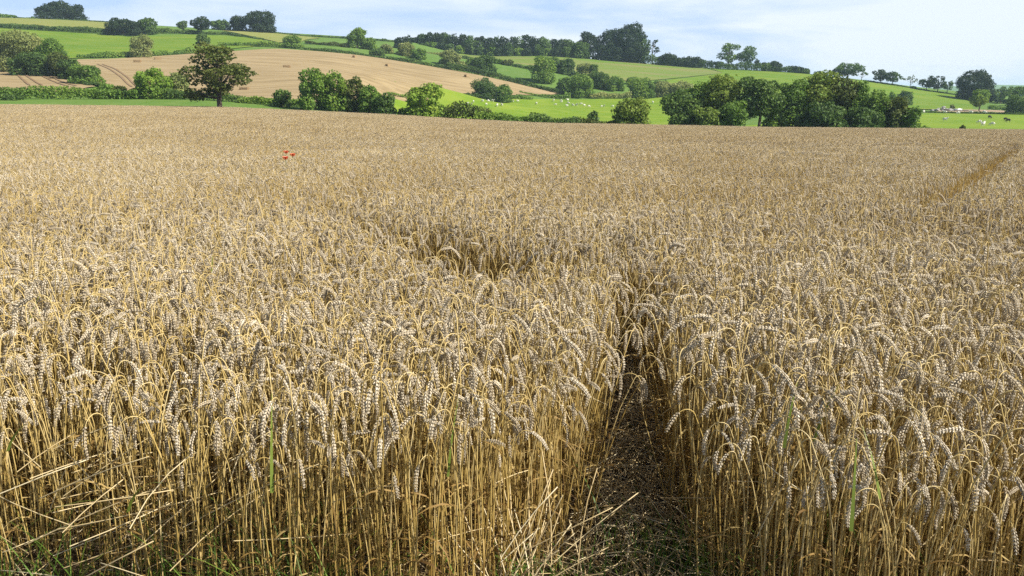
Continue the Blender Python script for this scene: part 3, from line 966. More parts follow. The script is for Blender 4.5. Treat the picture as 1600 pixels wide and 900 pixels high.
# --- skyline, right
hedge([(1000, 84, 564), (1020, 88, 562), (1050, 92, 560), (1090, 95, 558)], "dark", "tall dark hedge right of the ridge clump", 6, .3)
plant("ridge_bush", "bush", 1043, 84, 36, 562, "deep", "broad dark bush on the ridge, first after the ragged tree", "bush")
plant("ridge_bush", "bush", 1076, 89, 40, 560, "deep", "broad flat dark bush on the ridge, second after the ragged tree", "bush")
hedge([(1085, 93, 558), (1110, 94.5, 556), (1125, 95, 556)], "dark", "level hedge between the flat dark bush and the two airy trees", 6, .1)
plant("ridge_tree", "sparse", 1135, 67.5, 34, 555, "dark", "left of the two airy trees on the ridge, sky showing through", "tree")
plant("ridge_tree", "sparse", 1162, 72, 32, 555, "dark", "right of the two airy trees on the ridge, sky showing through", "tree")
hedge([(1118, 96, 552), (1150, 96, 552), (1180, 98, 551), (1205, 100, 550), (1240, 104, 548), (1262, 110, 546)], "dark", "dark hedge under and beyond the two airy trees", 6, .3)
plant("ridge_bush", "tree", 1179, 92, 9, 552, "deep", "small pointed bush right of the two airy trees", "bush")
plant("ridge_bush", "bush", 1191, 97, 10, 551, "deep", "small round bush after the pointed one on the ridge", "bush")
plant("ridge_bush", "bush", 1206, 95.5, 24, 551, "deep", "wider dark bush halfway down the ridge hedge", "bush")
plant("ridge_bush", "bush", 1240, 103, 22, 549, "deep", "dark bush near the low end of the ridge hedge", "bush")
plant("ridge_bush", "bush", 1255, 106.5, 12, 547, "deep", "last round bush of the ridge hedge, beside a gap of sky", "bush")
plant("ridge_bush", "bush", 1278, 111, 22, 542, "dark", "low crown showing over the willow's top", "bush")
plant("ridge_tree", "sparse", 1322, 98, 42, 530, "dark", "windswept tree on the skyline behind the willow, tallest there", "tree")
plant("ridge_tree", "sparse", 1308, 106, 30, 531, "deep", "leaning tree on the left side of the windswept skyline tree", "tree")
plant("ridge_tree", "thin", 1343, 108, 16, 529, "dark", "thin see-through tree right of the windswept skyline tree", "tree")
hedge([(1346, 126, 531), (1375, 129, 528), (1400, 133.5, 525), (1450, 141.5, 514), (1500, 148.5, 503)], "dark", "low dark hedge line descending the right skyline", 2.5, .3)
plant("ridge_tree", "sparse", 1373, 108.5, 24, 527, "deep", "left tree of the skyline pair on the falling hedge", "tree")
plant("ridge_tree", "sparse", 1392, 112, 24, 525, "dark", "right tree of the skyline pair on the falling hedge", "tree")
plant("ridge_tree", "thin", 1420, 117.5, 22, 520, "olive", "nearly bare twisted tree on the right skyline", "tree", cover=.4)
plant("bush", "bush", 1425, 134, 9, 519, "dark", "small bush at the foot of the nearly bare tree", "bush")
plant("ridge_tree", "sparse", 1446, 118.5, 26, 515, "deep", "left tree of three past the nearly bare tree", "tree")
plant("ridge_tree", "sparse", 1463, 118.5, 22, 512, "deep", "middle tree of three past the nearly bare tree", "tree")
plant("ridge_tree", "sparse", 1478, 126, 18, 510, "dark", "shortest tree of three past the nearly bare tree", "tree")
plant("ridge_tree", "dome", 1524, 110.5, 54, 480, "deep", "big spreading tree on the right skyline above the small field tree", "tree")
plant("valley_tree", "tree", 1531, 140, 30, 352, "mid", "small field tree with short trunk at the edge of the bare earth", "tree")
plant("valley_tree", "sparse", 1563, 135, 26, 470, "dark", "dark tree behind, right of the big spreading skyline tree", "tree")
plant("valley_tree", "sparse", 1580, 135, 22, 472, "mid", "middle tree of the row at the right frame edge", "tree")
plant("valley_tree", "bush", 1602, 134, 40, 440, "mid", "green tree cut by the right frame edge", "tree")
plant("valley_tree", "bush", 1590, 149, 32, 334, "dark", "dark squat bush-like tree at the right frame edge by the pasture", "tree")
plant("valley_tree", "bush", 1640, 138, 40, 400, "dark", "dark tree beyond the right frame edge", "tree")
hedge([(1546, 163, 384), (1570, 163, 384), (1590, 165, 382)], "mid", "pale-topped hedge behind the small field tree", 3, .3)
hedge([(1500, 148, 500), (1545, 152, 480), (1600, 156, 470)], "dark", "dark hedge under the trees of the right skyline", 6, .3)
hedge([(1432, 176.8, 336), (1470, 177, 336), (1530, 178, 335), (1600, 180, 330), (1660, 182, 328)], "dark", "very low dark hedge line along the top of the right pasture", 1.4, .2)
plant("bush", "bush", 1414, 142, 23, 400, "dark", "dark oval bush alone on the right hill field", "bush")
plant("bush", "bush", 1393, 143, 12, 404, "mid", "small bush left of the dark oval one on the hill field", "bush")
plant("bush", "bush", 1375, 144, 10, 406, "pale", "smallest faint bush of three on the right hill field", "bush")
plant("bush", "bush", 1489, 163, 9, 358, "pale", "thin little bush behind the rubble on the bare earth", "bush")

# ------------------------------------------------------------------ straw bales
M_BALE, t, b, o = mat("straw_bale")
n = noise(t, 5, 6, .7, "Object", (1, 6, 6))
c = ramp(t, [(0.3, (0.17, 0.11, 0.05)), (0.7, (0.36, 0.26, 0.13))])
t.links.new(n.outputs["Fac"], c.inputs["Fac"]); t.links.new(c.outputs["Color"], b.inputs["Base Color"])
b.inputs["Roughness"].default_value = .95
M_TWINE, t, b, o = mat("baler_twine")
b.inputs["Base Color"].default_value = (.25, .13, .05, 1)


def bale_meshes():
    bm = bmesh.new()
    bmesh.ops.create_cube(bm, size=1)
    for v in bm.verts:
        v.co = Vector((v.co.x * 2.4, v.co.y * 1.2, v.co.z * 1.0 + .5))
    bmesh.ops.subdivide_edges(bm, edges=bm.edges[:], cuts=5, use_grid_fill=True)
    rn = random.Random(3)
    for v in bm.verts:
        x, y, z = v.co.x / 1.2, v.co.y / .6, (v.co.z - .5) / .5
        k = (abs(x) > .97) + (abs(y) > .97) + (abs(z) > .97)
        if k >= 2:
            v.co.x *= .965; v.co.y *= .95; v.co.z = .5 + (v.co.z - .5) * .94
        v.co += Vector((rn.uniform(-.025, .025), rn.uniform(-.02, .02), rn.uniform(-.02, .02)))
    m_ = bpy.data.meshes.new("straw_bale_body")
    bm.to_mesh(m_); bm.free(); m_.materials.append(M_BALE)
    tw = MB()
    for y in (-.42, -.21, 0, .21, .42):
        P = np.array([(-1.235, y, .02), (-1.235, y, 1.0), (-1.15, y, 1.035), (1.15, y, 1.035), (1.235, y, 1.0), (1.235, y, .02)])
        tube(tw, P, .02, 4)
    return m_, tw.mesh("straw_bale_twine", [M_TWINE])


bm1, bm2 = bale_meshes()
for px_, py_, Y_, rz_, lab in ((215, 99, 328, 4, "straw bale left of its neighbour at the top left of the stubble"),
                              (247, 94, 342, 24, "straw bale second from the left at the top of the stubble"),
                              (382, 144, 256, -6, "straw bale low on the stubble just right of the lone tree"),
                              (448, 106, 330, 3, "straw bale lying broadside in the middle of the stubble"),
                              (554, 90, 386, 80, "straw bale seen end-on near the dark top hedge"),
                              (606, 104, 376, 72, "straw bale seen end-on in the right half of the stubble"),
                              (729, 120, 376, 66, "straw bale farthest right, near the falling dark hedge")):
    X_ = at(px_, py_, Y_)[0]
    e_ = empty("straw_bale", (X_, Y_, h1(X_, Y_) + .1), R(rz_))
    tag(e_, lab, "straw bale", "straw bales on the stubble field")
    link("bale_body", bm1, e_); link("twine", bm2, e_)

# ------------------------------------------------------------------ rubble heap and trough by the bare earth
M_CONC = field_mat("broken_concrete", [(.3, (.26, .25, .23)), (.7, (.42, .41, .38))], 1.5, [(.3, (.2, .19, .18)), (.7, (.45, .44, .42))], 5)
M_ZINC, t, b, o = mat("galvanised_sheet")
b.inputs["Base Color"].default_value = (.55, .57, .58, 1); b.inputs["Metallic"].default_value = .6; b.inputs["Roughness"].default_value = .5


def rock(mb, c0, r, rn):
    bm = bmesh.new()
    bmesh.ops.create_icosphere(bm, subdivisions=1, radius=1)
    V = []
    for v in bm.verts:
        k = r * rn.uniform(.7, 1.15)
        V.append((c0[0] + v.co.x * k * 1.3, c0[1] + v.co.y * k, c0[2] + v.co.z * k * .6))
    T = [[v.index for v in f.verts] for f in bm.faces]
    bm.free()
    mb.add(V, None, T)


rn = random.Random(8)
mb = MB()
for k in range(60):
    a_ = rn.uniform(-1, 1)
    rock(mb, (a_ * 4.6, rn.uniform(-1.5, 1.5), rn.uniform(0, 1.0) * (1 - abs(a_)) * 1.6 + .1), rn.uniform(.25, .75), rn)
X_ = at(1474, 172, 352)[0]
o_ = link("rubble_heap", mb.mesh("rubble_heap", [M_CONC]), None, (X_, 352, h1(X_, 352) + .2))
tag(o_, "grey heap of broken rubble on the bare earth beyond the right pasture", "rubble")


def trough(px_, py_, Y_, rz_, lab):
    X_ = at(px_, py_, Y_)[0]
    e_ = empty("metal_trough", (X_, Y_, h1(X_, Y_) + .2), R(rz_))
    tag(e_, lab, "trough")
    mb = MB()
    for zi, ri in ((0, 0), (1, 1)):
        pass
    Lx, Wy, Hz, th = 1.5, .5, .75, .06
    Vb = []
    for (sx_, sy_, z_) in ((1, 1, .25), (1.0, 1.15, Hz + .25)):
        for (x_, y_) in ((-1, -1), (1, -1), (1, 1), (-1, 1)):
            Vb.append((x_ * Lx * sx_, y_ * Wy * sy_, z_))
    for (sx_, sy_, z_) in ((.95, 1.05, Hz + .25), (.93, .85, .32)):
        for (x_, y_) in ((-1, -1), (1, -1), (1, 1), (-1, 1)):
            Vb.append((x_ * Lx * sx_, y_ * Wy * sy_, z_))
    Q = [[0, 3, 2, 1]] + [[r_ * 4 + k, r_ * 4 + (k + 1) % 4, r_ * 4 + 4 + (k + 1) % 4, r_ * 4 + 4 + k] for r_ in range(3) for k in range(4)] + [[12, 13, 14, 15]]
    mb.add(Vb, Q)
    link("basin", mb.mesh("trough_basin", [M_ZINC]), e_)
    for x_ in (-1.2, 1.2):
        m2 = MB()
        for y_ in (-.45, .45):
            tube(m2, np.array([(x_, y_, -.1), (x_, y_ * .9, .3)]), .05, 6)
        link("leg", m2.mesh("trough_leg", [M_ZINC]), e_)


trough(1497, 170.5, 350, 10, "pale metal trough right of the rubble heap")

# ------------------------------------------------------------------ sheep
M_WOOL = field_mat("wool", [(.3, (.42, .40, .34)), (.7, (.62, .59, .52))], 6, [(.3, (.55, .52, .45)), (.7, (.82, .80, .74))], 20)
M_DARKWOOL = field_mat("dark_wool", [(.3, (.03, .025, .02)), (.7, (.07, .055, .045))], 6, [(.3, (.03, .025, .02)), (.7, (.06, .05, .04))], 20)


def sheep_mesh(name, material, graze):
    """one skinned body: barrel trunk, neck, head with muzzle and ears, four jointed legs, tail"""
    V, E, Rd = [], [], []

    def add(p, r, par=None):
        V.append(p); Rd.append(r)
        if par is not None:
            E.append((par, len(V) - 1))
        return len(V) - 1
    hip = add((-.38, 0, .68), (.24, .25))
    mid = add((-.02, 0, .66), (.27, .28), hip)
    sho = add((.34, 0, .68), (.22, .25), mid)
    if graze:
        n1 = add((.55, 0, .56), (.12, .14), sho); hd = add((.70, 0, .30), (.085, .10), n1); mz = add((.78, 0, .12), (.055, .06), hd)
        ear = (.66, .38)
    else:
        n1 = add((.50, 0, .86), (.12, .14), sho); hd = add((.62, 0, 1.02), (.09, .10), n1); mz = add((.80, 0, .96), (.055, .06), hd)
        ear = (.58, 1.06)
    add((-.60, 0, .62), (.06, .06), hip); add((-.66, 0, .42), (.04, .04), len(V) - 1)
    for s_ in (-1, 1):
        add((ear[0], s_ * .17, ear[1]), (.025, .03), hd)
        k = add((-.36, s_ * .13, .50), (.10, .09), hip); k = add((-.30, s_ * .14, .36), (.06, .055), k); k = add((-.42, s_ * .14, .22), (.035, .035), k); add((-.40, s_ * .14, .02), (.035, .035), k)
        k = add((.32, s_ * .13, .46), (.08, .075), sho); k = add((.33, s_ * .13, .24), (.04, .04), k); add((.33, s_ * .13, .02), (.035, .035), k)
    me = bpy.data.meshes.new(name)
    me.from_pydata(V, E, [])
    sk = me.attributes.get("x")
    ob = bpy.data.objects.new(name, me)
    COL.objects.link(ob)
    ob.modifiers.new("skin", 'SKIN')
    if not me.skin_vertices:
        bpy.context.view_layer.update()
    if not me.skin_vertices:
        bm = bmesh.new(); bm.from_mesh(me); bm.verts.layers.skin.verify(); bm.to_mesh(me); bm.free()
    for k, sv in enumerate(me.skin_vertices[0].data):
        sv.radius = Rd[k]
        sv.use_root = (k == 1)
    ss = ob.modifiers.new("round", 'SUBSURF'); ss.levels = 1; ss.render_levels = 1
    bpy.context.view_layer.update()
    dg = bpy.context.evaluated_depsgraph_get()
    m2 = bpy.data.meshes.new_from_object(ob.evaluated_get(dg))
    m2.name = name
    m2.materials.clear(); m2.materials.append(material)
    bpy.data.objects.remove(ob)
    return m2


SH = [sheep_mesh("sheep_grazing", M_WOOL, True), sheep_mesh("sheep_standing", M_WOOL, False)]
SHD = sheep_mesh("sheep_dark", M_DARKWOOL, True)
rn = random.Random(4)
flock = [(740, 162), (754, 161), (763, 161), (770, 161), (802, 161), (809, 161), (760, 166), (777, 168), (784, 167), (737, 167),
         (838, 164.5), (865, 160), (877, 159.5), (887, 159), (868, 166), (877, 162), (888, 164), (886, 168), (895, 167), (901, 167), (908, 165), (913, 167.5), (940, 169), (944, 168.5), (920, 169), (1020, 163), (957, 169), (730, 165.5)]
for k, (px_, py_) in enumerate(flock):
    P_ = hit(px_, py_)
    o_ = link("sheep", SH[k % 2], None, (P_[0], P_[1], h1(P_[0], P_[1]) + LIFT))
    o_.rotation_euler = (0, 0, rn.uniform(0, 6.28)); s_ = rn.uniform(.8, 1.0); o_.scale = (s_, s_, s_)
    tag(o_, "small white sheep in the flock on the bright pasture at the photo's centre", "sheep", "white sheep on the centre pasture")
rp = [(1442.5, 178.5, 0, "white sheep by the low hedge line, nearest the big clump"), (1476, 179, 0, "white sheep by the low hedge line, below the rubble heap"),
      (1497, 179.5, 0, "white sheep by the low hedge line, below the metal trough"), (1517, 179, 0, "white sheep by the low hedge line, left of the small field tree's trunk"),
      (1538, 179, 0, "white sheep by the low hedge line, below the small field tree's trunk"),
      (1476.5, 191.5, 0, "white sheep alone in the left of the right pasture"), (1530, 194.5, 0, "white sheep midway across the right pasture, above two others"),
      (1535.5, 199, 0, "white sheep close to the wheat edge, left one of two"), (1550, 198.5, 0, "white sheep close to the wheat edge, right one of two"),
      (1546, 187, 1, "dark sheep standing apart in the right pasture"), (1571, 190.5, 1, "dark sheep, upper one of a close pair"), (1575, 192.5, 1, "dark sheep, lower one of a close pair")]
for k, (px_, py_, dk, lab) in enumerate(rp):
    P_ = hit(px_, py_)
    o_ = link("sheep", SHD if dk else SH[k % 2], None, (P_[0], P_[1], h1(P_[0], P_[1]) + LIFT))
    o_.rotation_euler = (0, 0, rn.choice([0, 3.14]) + rn.uniform(-.6, .6)); s_ = rn.uniform(1.1, 1.3); o_.scale = (s_, s_, s_)
    tag(o_, lab, "sheep", "sheep on the right pasture")

# ------------------------------------------------------------------ wheat
RNG = np.random.default_rng(2024)


def centreline(rng, H, phi_end, neck, earL, lean, nstem=7, nneck=6, near=7):
    """points of one stalk in its bending plane (bends towards +X); returns stem points and ear points"""
    ls_ = H - neck * 0.5
    s = np.concatenate([np.linspace(0, ls_, nstem), ls_ + neck * np.linspace(0, 1, nneck + 1)[1:], ls_ + neck + earL * np.linspace(0, 1, near + 1)[1:]])
    phi0 = lean
    k = np.interp(s, [0, ls_ * .6, ls_, ls_ + neck, ls_ + neck + earL], [phi0 * .3, phi0, phi0 + .12 * phi_end, phi_end * .78, phi_end])
    ds = np.diff(s)
    km = (k[1:] + k[:-1]) / 2
    x = np.concatenate([[0], np.cumsum(ds * np.sin(km))])
    z = np.concatenate([[0], np.cumsum(ds * np.cos(km))])
    yw = np.interp(s, [0, ls_ * .5, s[-1]], [0, rng.uniform(-.012, .012), rng.uniform(-.03, .03)])
    P = np.stack([x, yw, z], -1)
    m = nstem + nneck
    return P[:m], P[m - 1:], s[m - 1:] - s[m - 1]


_a5 = np.arange(5) / 5 * 2 * math.pi
_flo_V = np.concatenate([[(0, 0, -1)], np.stack([.8 * np.cos(_a5), .8 * np.sin(_a5), np.full(5, -.45)], -1),
                         np.stack([np.cos(_a5 + .6) * .85, np.sin(_a5 + .6) * .85, np.full(5, .25)], -1), [(0, 0, 1.05)]])
_flo_T = np.array([[0, 1 + (k + 1) % 5, 1 + k] for k in range(5)] + [[11, 6 + k, 6 + (k + 1) % 5] for k in range(5)])
_flo_Q = np.array([[1 + k, 1 + (k + 1) % 5, 6 + (k + 1) % 5, 6 + k] for k in range(5)])
_oct_V = np.array([(0, 0, -1), (1, 0, 0), (0, 1, 0), (-1, 0, 0), (0, -1, 0), (0, 0, 1)], float)
_oct_T = np.array([(0, 2, 1), (0, 3, 2), (0, 4, 3), (0, 1, 4), (5, 1, 2), (5, 2, 3), (5, 3, 4), (5, 4, 1)])


def ear_mb(rng, P, s, lod):
    mb = MB()
    T, Nn, Bn = frames(P)
    Lr = s[-1]
    tw = rng.uniform(0, math.pi)
    if lod == 2:
        K = 7
        ss = np.linspace(0, Lr, K)
        Q = np.stack([np.interp(ss, s, P[:, c]) for c in range(3)], -1)
        tube(mb, Q, np.array([.3, 1, .72, 1.05, .7, .9, .35]) * .0066, 4, 0, np.clip(.26 + rng.normal(0, .22, 4 * K + 1), 0, 1), True)  # far ears toned darker to stand in for their backlit side
        return mb
    ns = int(Lr / .0048)
    fat = rng.uniform(.76, 1.0)
    tube(mb, P, .0016, 4, 0, .3)
    for i in range(ns + 1):
        u = i / ns
        sc = (.62 + .5 * math.sin(math.pi * min(1, .15 + u * .78))) * .84 * fat
        p = np.array([np.interp(u * Lr, s, P[:, c]) for c in range(3)])
        t_ = np.array([np.interp(u * Lr, s, T[:, c]) for c in range(3)])
        n_ = np.array([np.interp(u * Lr, s, Nn[:, c]) for c in range(3)])
        b_ = np.cross(t_, n_)
        A = n_ * math.cos(tw) + b_ * math.sin(tw)
        B = -n_ * math.sin(tw) + b_ * math.cos(tw)
        side = 1 if i % 2 else -1
        if rng.random() < .05:
            continue
        if lod == 1:
            d = t_ + A * side * .45
            d /= np.linalg.norm(d)
            U = np.cross(d, B); U /= np.linalg.norm(U)
            V = p + A * side * .0036 * sc + (_oct_V[:, :1] * U * .0034 + _oct_V[:, 1:2] * B * .0050 + _oct_V[:, 2:] * d * .0078) * sc
            mb.add(V, None, _oct_T, 0, float(np.clip(rng.normal(.55, .18), 0, 1)))
            continue
        for f in (-1, 0, 1):
            d = t_ + A * side * (.34 + .22 * (f == 0)) + B * f * .34 + rng.normal(0, .07, 3)
            d /= np.linalg.norm(d)
            U = np.cross(d, np.array([.3, .5, .8])); U /= np.linalg.norm(U)
            W_ = np.cross(d, U)
            c0 = p + (A * side * (.0034 + .0012 * (f == 0)) + B * f * .0042 + d * .0035) * sc
            V = c0 + (_flo_V[:, :1] * U * .0026 + _flo_V[:, 1:2] * W_ * .0026 + _flo_V[:, 2:] * d * .0068) * sc
            base_v = float(np.clip(rng.normal(.52, .16), 0, 1))
            var = np.clip(base_v + _flo_V[:, 2] * .12, 0, 1)
            mb.add(V, _flo_Q, _flo_T, 0, var)
    return mb


def leaf_mb(rng, stemP, lod, n_leaf):
    mb = MB()
    for _ in range(n_leaf):
        z0 = rng.uniform(.18, .72) * stemP[-1, 2]
        p = np.array([np.interp(z0, stemP[:, 2], stemP[:, c]) for c in range(3)])
        a_ = rng.uniform(0, 2 * math.pi)
        d = np.array([math.cos(a_), math.sin(a_), 0])
        Ll = rng.uniform(.10, .22)
        K = 6 if lod == 0 else 4
        u = np.linspace(0, 1, K)
        el = R(60) - u * R(rng.uniform(70, 170))
        st = Ll / (K - 1)
        q = np.concatenate([[0], np.cumsum(np.cos(el[1:]) * st)])
        zz = np.concatenate([[0], np.cumsum(np.sin(el[1:]) * st)])
        P = p + q[:, None] * d + zz[:, None] * np.array([0, 0, 1.])
        side = np.array([-d[1], d[0], 0])
        tws = u * rng.uniform(-2.5, 2.5)
        sd = np.cos(tws)[:, None] * side + np.sin(tws)[:, None] * np.array([0, 0, 1.])
        ribbon(mb, P, .0042 * np.array([1 - .75 * x_ for x_ in u]), sd, 0, float(np.clip(rng.normal(.5, .2), 0, 1)))
    return mb


def stalk(rng, lod, posture=None):
    if posture is None:
        posture = rng.choice(["hang", "arch", "nod"], p=[.70, .23, .07])
    phi = {"hang": rng.uniform(R(172), R(200)), "arch": rng.uniform(R(148), R(174)), "nod": rng.uniform(R(70), R(125))}[posture]
    H = rng.uniform(.74, .90)
    neck = rng.uniform(.04, .10)
    earL = rng.uniform(.062, .100)
    if lod == 0:
        sp, ep, es = centreline(rng, H, phi, neck, earL, rng.uniform(-.05, .07))
        ns_ = 5
    elif lod == 1:
        sp, ep, es = centreline(rng, H, phi, neck, earL, rng.uniform(-.05, .07), 4, 4, 5)
        ns_ = 3
    else:
        sp, ep, es = centreline(rng, H, phi, neck, earL, rng.uniform(-.05, .08), 3, 3, 3)
        ns_ = 3
    st = MB()
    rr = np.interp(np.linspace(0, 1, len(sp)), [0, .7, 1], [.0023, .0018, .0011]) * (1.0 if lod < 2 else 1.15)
    tube(st, sp, rr, ns_, 0, np.clip(.5 + rng.normal(0, .1) + np.repeat(np.interp(sp[:, 2], [0, .45, .9], [-.28, .05, .24]), ns_), 0, 1), False)  # low stem browner, darkened further to deepen shade between stalks
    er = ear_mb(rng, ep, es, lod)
    lf = leaf_mb(rng, sp, lod, {0: rng.integers(1, 4), 1: rng.integers(0, 3), 2: int(rng.random() < .3)}[lod])
    return posture, st, er, lf


def offset(mb, xy, rz, sc, tilt=(0, 0)):
    c_, s_ = math.cos(rz), math.sin(rz)
    o = MB()
    o.Q, o.T, o.qm, o.tm, o.var, o.n = mb.Q, mb.T, mb.qm, mb.tm, mb.var, mb.n
    o.V = []
    for V in mb.V:
        X_ = V[:, 0] * c_ - V[:, 1] * s_; Y_ = V[:, 0] * s_ + V[:, 1] * c_
        o.V.append(np.stack([X_ * sc + xy[0] + V[:, 2] * tilt[0], Y_ * sc + xy[1] + V[:, 2] * tilt[1], V[:, 2] * sc], -1))
    return o


def setmat(mb, k):
    mb.qm = [np.full(len(a), k) for a in mb.qm]
    mb.tm = [np.full(len(a), k) for a in mb.tm]
    return mb


WM = [M_STEM, M_EAR, M_LEAF]
VAR0 = []        # (posture, stem mesh, ear mesh, leaf mesh, joined mesh, ear centre)
for k in range(18):
    pst = ["hang"] * 12 + ["arch"] * 4 + ["nod"] * 2
    p_, st, er, lf = stalk(RNG, 0, pst[k])
    ec = np.concatenate(er.V).mean(0)
    ms = st.mesh("wheat_stem", [M_STEM], True); mE = er.mesh("wheat_ear", [M_EAR]); ml = []
    for q in range(len(lf.V)):
        m1 = MB(); m1.add(lf.V[q], lf.Q[q] - lf.Q[q].min(), None, 0, lf.var[q]); ml.append(m1.mesh("wheat_leaf", [M_LEAF]))
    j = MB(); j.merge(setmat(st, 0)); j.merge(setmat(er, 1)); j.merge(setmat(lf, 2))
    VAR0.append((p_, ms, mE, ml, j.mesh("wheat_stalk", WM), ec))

BIAS = R(-25)     # most ears nod towards the right and the camera


def nod_dir(rng, n=None):
    return rng.vonmises(BIAS, .3, n)


def tuft(n_, size, lod, name):
    j = MB()
    g = int(math.ceil(math.sqrt(n_)))
    for a_ in range(n_):
        x_ = ((a_ % g + RNG.uniform(.1, .9)) / g - .5) * size
        y_ = ((a_ // g + RNG.uniform(.1, .9)) / g - .5) * size
        _, st, er, lf = stalk(RNG, lod)
        sc = RNG.uniform(.88, 1.07)
        rz = nod_dir(RNG)
        tl = RNG.normal(0, .04, 2)
        for q, k in ((st, 0), (er, 1), (lf, 2)):
            if q.n:
                j.merge(setmat(offset(q, (x_, y_), rz, sc, tl), k))
    return j.mesh(name, WM)


T1 = [tuft(11, .145, 1, "wheat_tuft") for k in range(10)]
T2 = [tuft(100, .52, 2, "wheat_patch") for k in range(8)]

# where nothing stands: the trodden path, its branch to the left, trampled gaps and the tramline
def pline(l, off):
    return np.array([hit(px_, py_, off)[:2] for px_, py_ in l])


PATH = [(pline([(995, 1050), (992, 900), (988, 800), (985, 740), (988, 670), (985, 610), (960, 540)], 0), [.20, .20, .195, .175, .135, .10, .08], 1.0),
        (np.vstack([[.55, 5.0], pline([(850, 405), (775, 425), (700, 393), (620, 368), (540, 346), (480, 330)], .80) + np.array([0, .24])]), [.11, .18, .40, .42, .38, .30, .16], .94)]
PATH_GAPS = [((.42, 7.1), .17), ((-2.5, 9.3), .16), ((-1.9, 9.2), .12), ((1.6, 6.4), .10), ((-2.7, 4.4), .10), ((3.0, 5.4), .14), ((4.3, 6.6), .14), ((-1.2, 3.2), .08)]
TRAM = [(pline([(1700, 172 + 10), (1600, 222), (1530, 262), (1462, 300), (1425, 318)], .83), .30, 1.0),
        (pline([(1340, 250), (1290, 262), (1230, 276)], .83), .16, 1.0)]


def dist_line(x, y, A, rad=None):
    """distance to a line, less its own radius where one is given"""
    d = np.full(x.shape, 1e9)
    rad = np.broadcast_to(np.asarray(0. if rad is None else rad, float), (len(A),))
    for a_, b_, r0, r1 in zip(A[:-1], A[1:], rad[:-1], rad[1:]):
        v = b_ - a_
        L2 = (v ** 2).sum() + 1e-9
        u = np.clip(((x - a_[0]) * v[0] + (y - a_[1]) * v[1]) / L2, 0, 1)
        d = np.minimum(d, np.hypot(x - a_[0] - u * v[0], y - a_[1] - u * v[1]) - (r0 + (r1 - r0) * u))
    return d


def wob(x, y, f=1.0):
    return (np.sin(x * 1.7 * f + 1.3 * np.sin(y * 1.1 * f)) + np.sin(y * 2.3 * f + 1.7 * np.sin(x * .9 * f + 2)) + np.sin((x + y) * 4.1 * f) * .5) / 2.5


def front(x):
    return np.interp(x, [-9, -1.9, -1.45, -1.0, -.5, -.1, .02, .30, .36, .72, .78, 1.1, 1.9, 9], [3.0, 2.85, 2.75, 2.6, 2.5, 2.55, 2.8, 3.0, 3.0, 2.65, 2.4, 2.15, 2.05, 2.1])


def keep(x, y, rng, slack=0.0):
    k = y > front(x) + .06 * wob(x, y, 4)
    j_ = rng.normal(0, .035, x.shape)
    for A, r_, full in PATH + TRAM:
        k &= (dist_line(x, y, A, r_) > j_ - slack + .05 * wob(x, y, 2)) | (rng.random(x.shape) > full)
    for (cx_, cy_), r_ in PATH_GAPS:
        k &= np.hypot(x - cx_, y - cy_) > r_ + j_ * 1.5
    return k & (y < EDGE_Y - 1 + .5 * wob(x, y))


def hscale(x, y):
    return 1 + .06 * wob(x, y, .9) + .05 * wob(x + 5, y - 3, .23)


def jgrid(x0, x1, y0, y1, sp, rng):
    xs = np.arange(x0, x1, sp); ys = np.arange(y0, y1, sp)
    X_, Y_ = np.meshgrid(xs, ys)
    X_ = X_.ravel() + rng.uniform(-.5, .5, X_.size) * sp; Y_ = Y_.ravel() + rng.uniform(-.5, .5, Y_.size) * sp
    return X_, Y_


NEAR, MID = 8.5, 26.0
# single stalks
x, y = jgrid(-7.5, 7.5, 1.7, NEAR, .039, RNG)
k = (np.abs(x) < y * .62 + 1.6) & keep(x, y, RNG)
# ragged, thinner first row and a thin beaten-down patch at the front left
thin = (RNG.random(x.size) > .30 * np.exp(-((y - front(x)) / .25)))
left_gap = ((x + 1.35) / .45) ** 2 + ((y - 2.95) / .4) ** 2 < 1
thin &= ~(left_gap & (RNG.random(x.size) < .35))
x, y = x[k & thin], y[k & thin]
n0 = len(x)
idx0 = RNG.integers(0, len(VAR0), n0)
rz0 = nod_dir(RNG, n0)
sc0 = hscale(x, y) * RNG.normal(1.0, .055, n0)
fr = y - front(x) < .5
sc0[fr] *= RNG.uniform(.80, 1.03, fr.sum())
tx0, ty0 = RNG.normal(0, .05, n0), RNG.normal(0, .05, n0)
edge_d = np.minimum(dist_line(x, y, PATH[0][0]), dist_line(x, y, PATH[1][0]))
loose = edge_d < .32                      # the trodden edges lean every way, mostly in over the path
tx0[loose] *= 1.6
ty0[loose] = RNG.normal(0, .11, loose.sum()) + np.where(x[loose] > np.interp(y[loose], PATH[0][0][:, 1], PATH[0][0][:, 0]), -.06, .04)
z0 = height(x, y) + .01
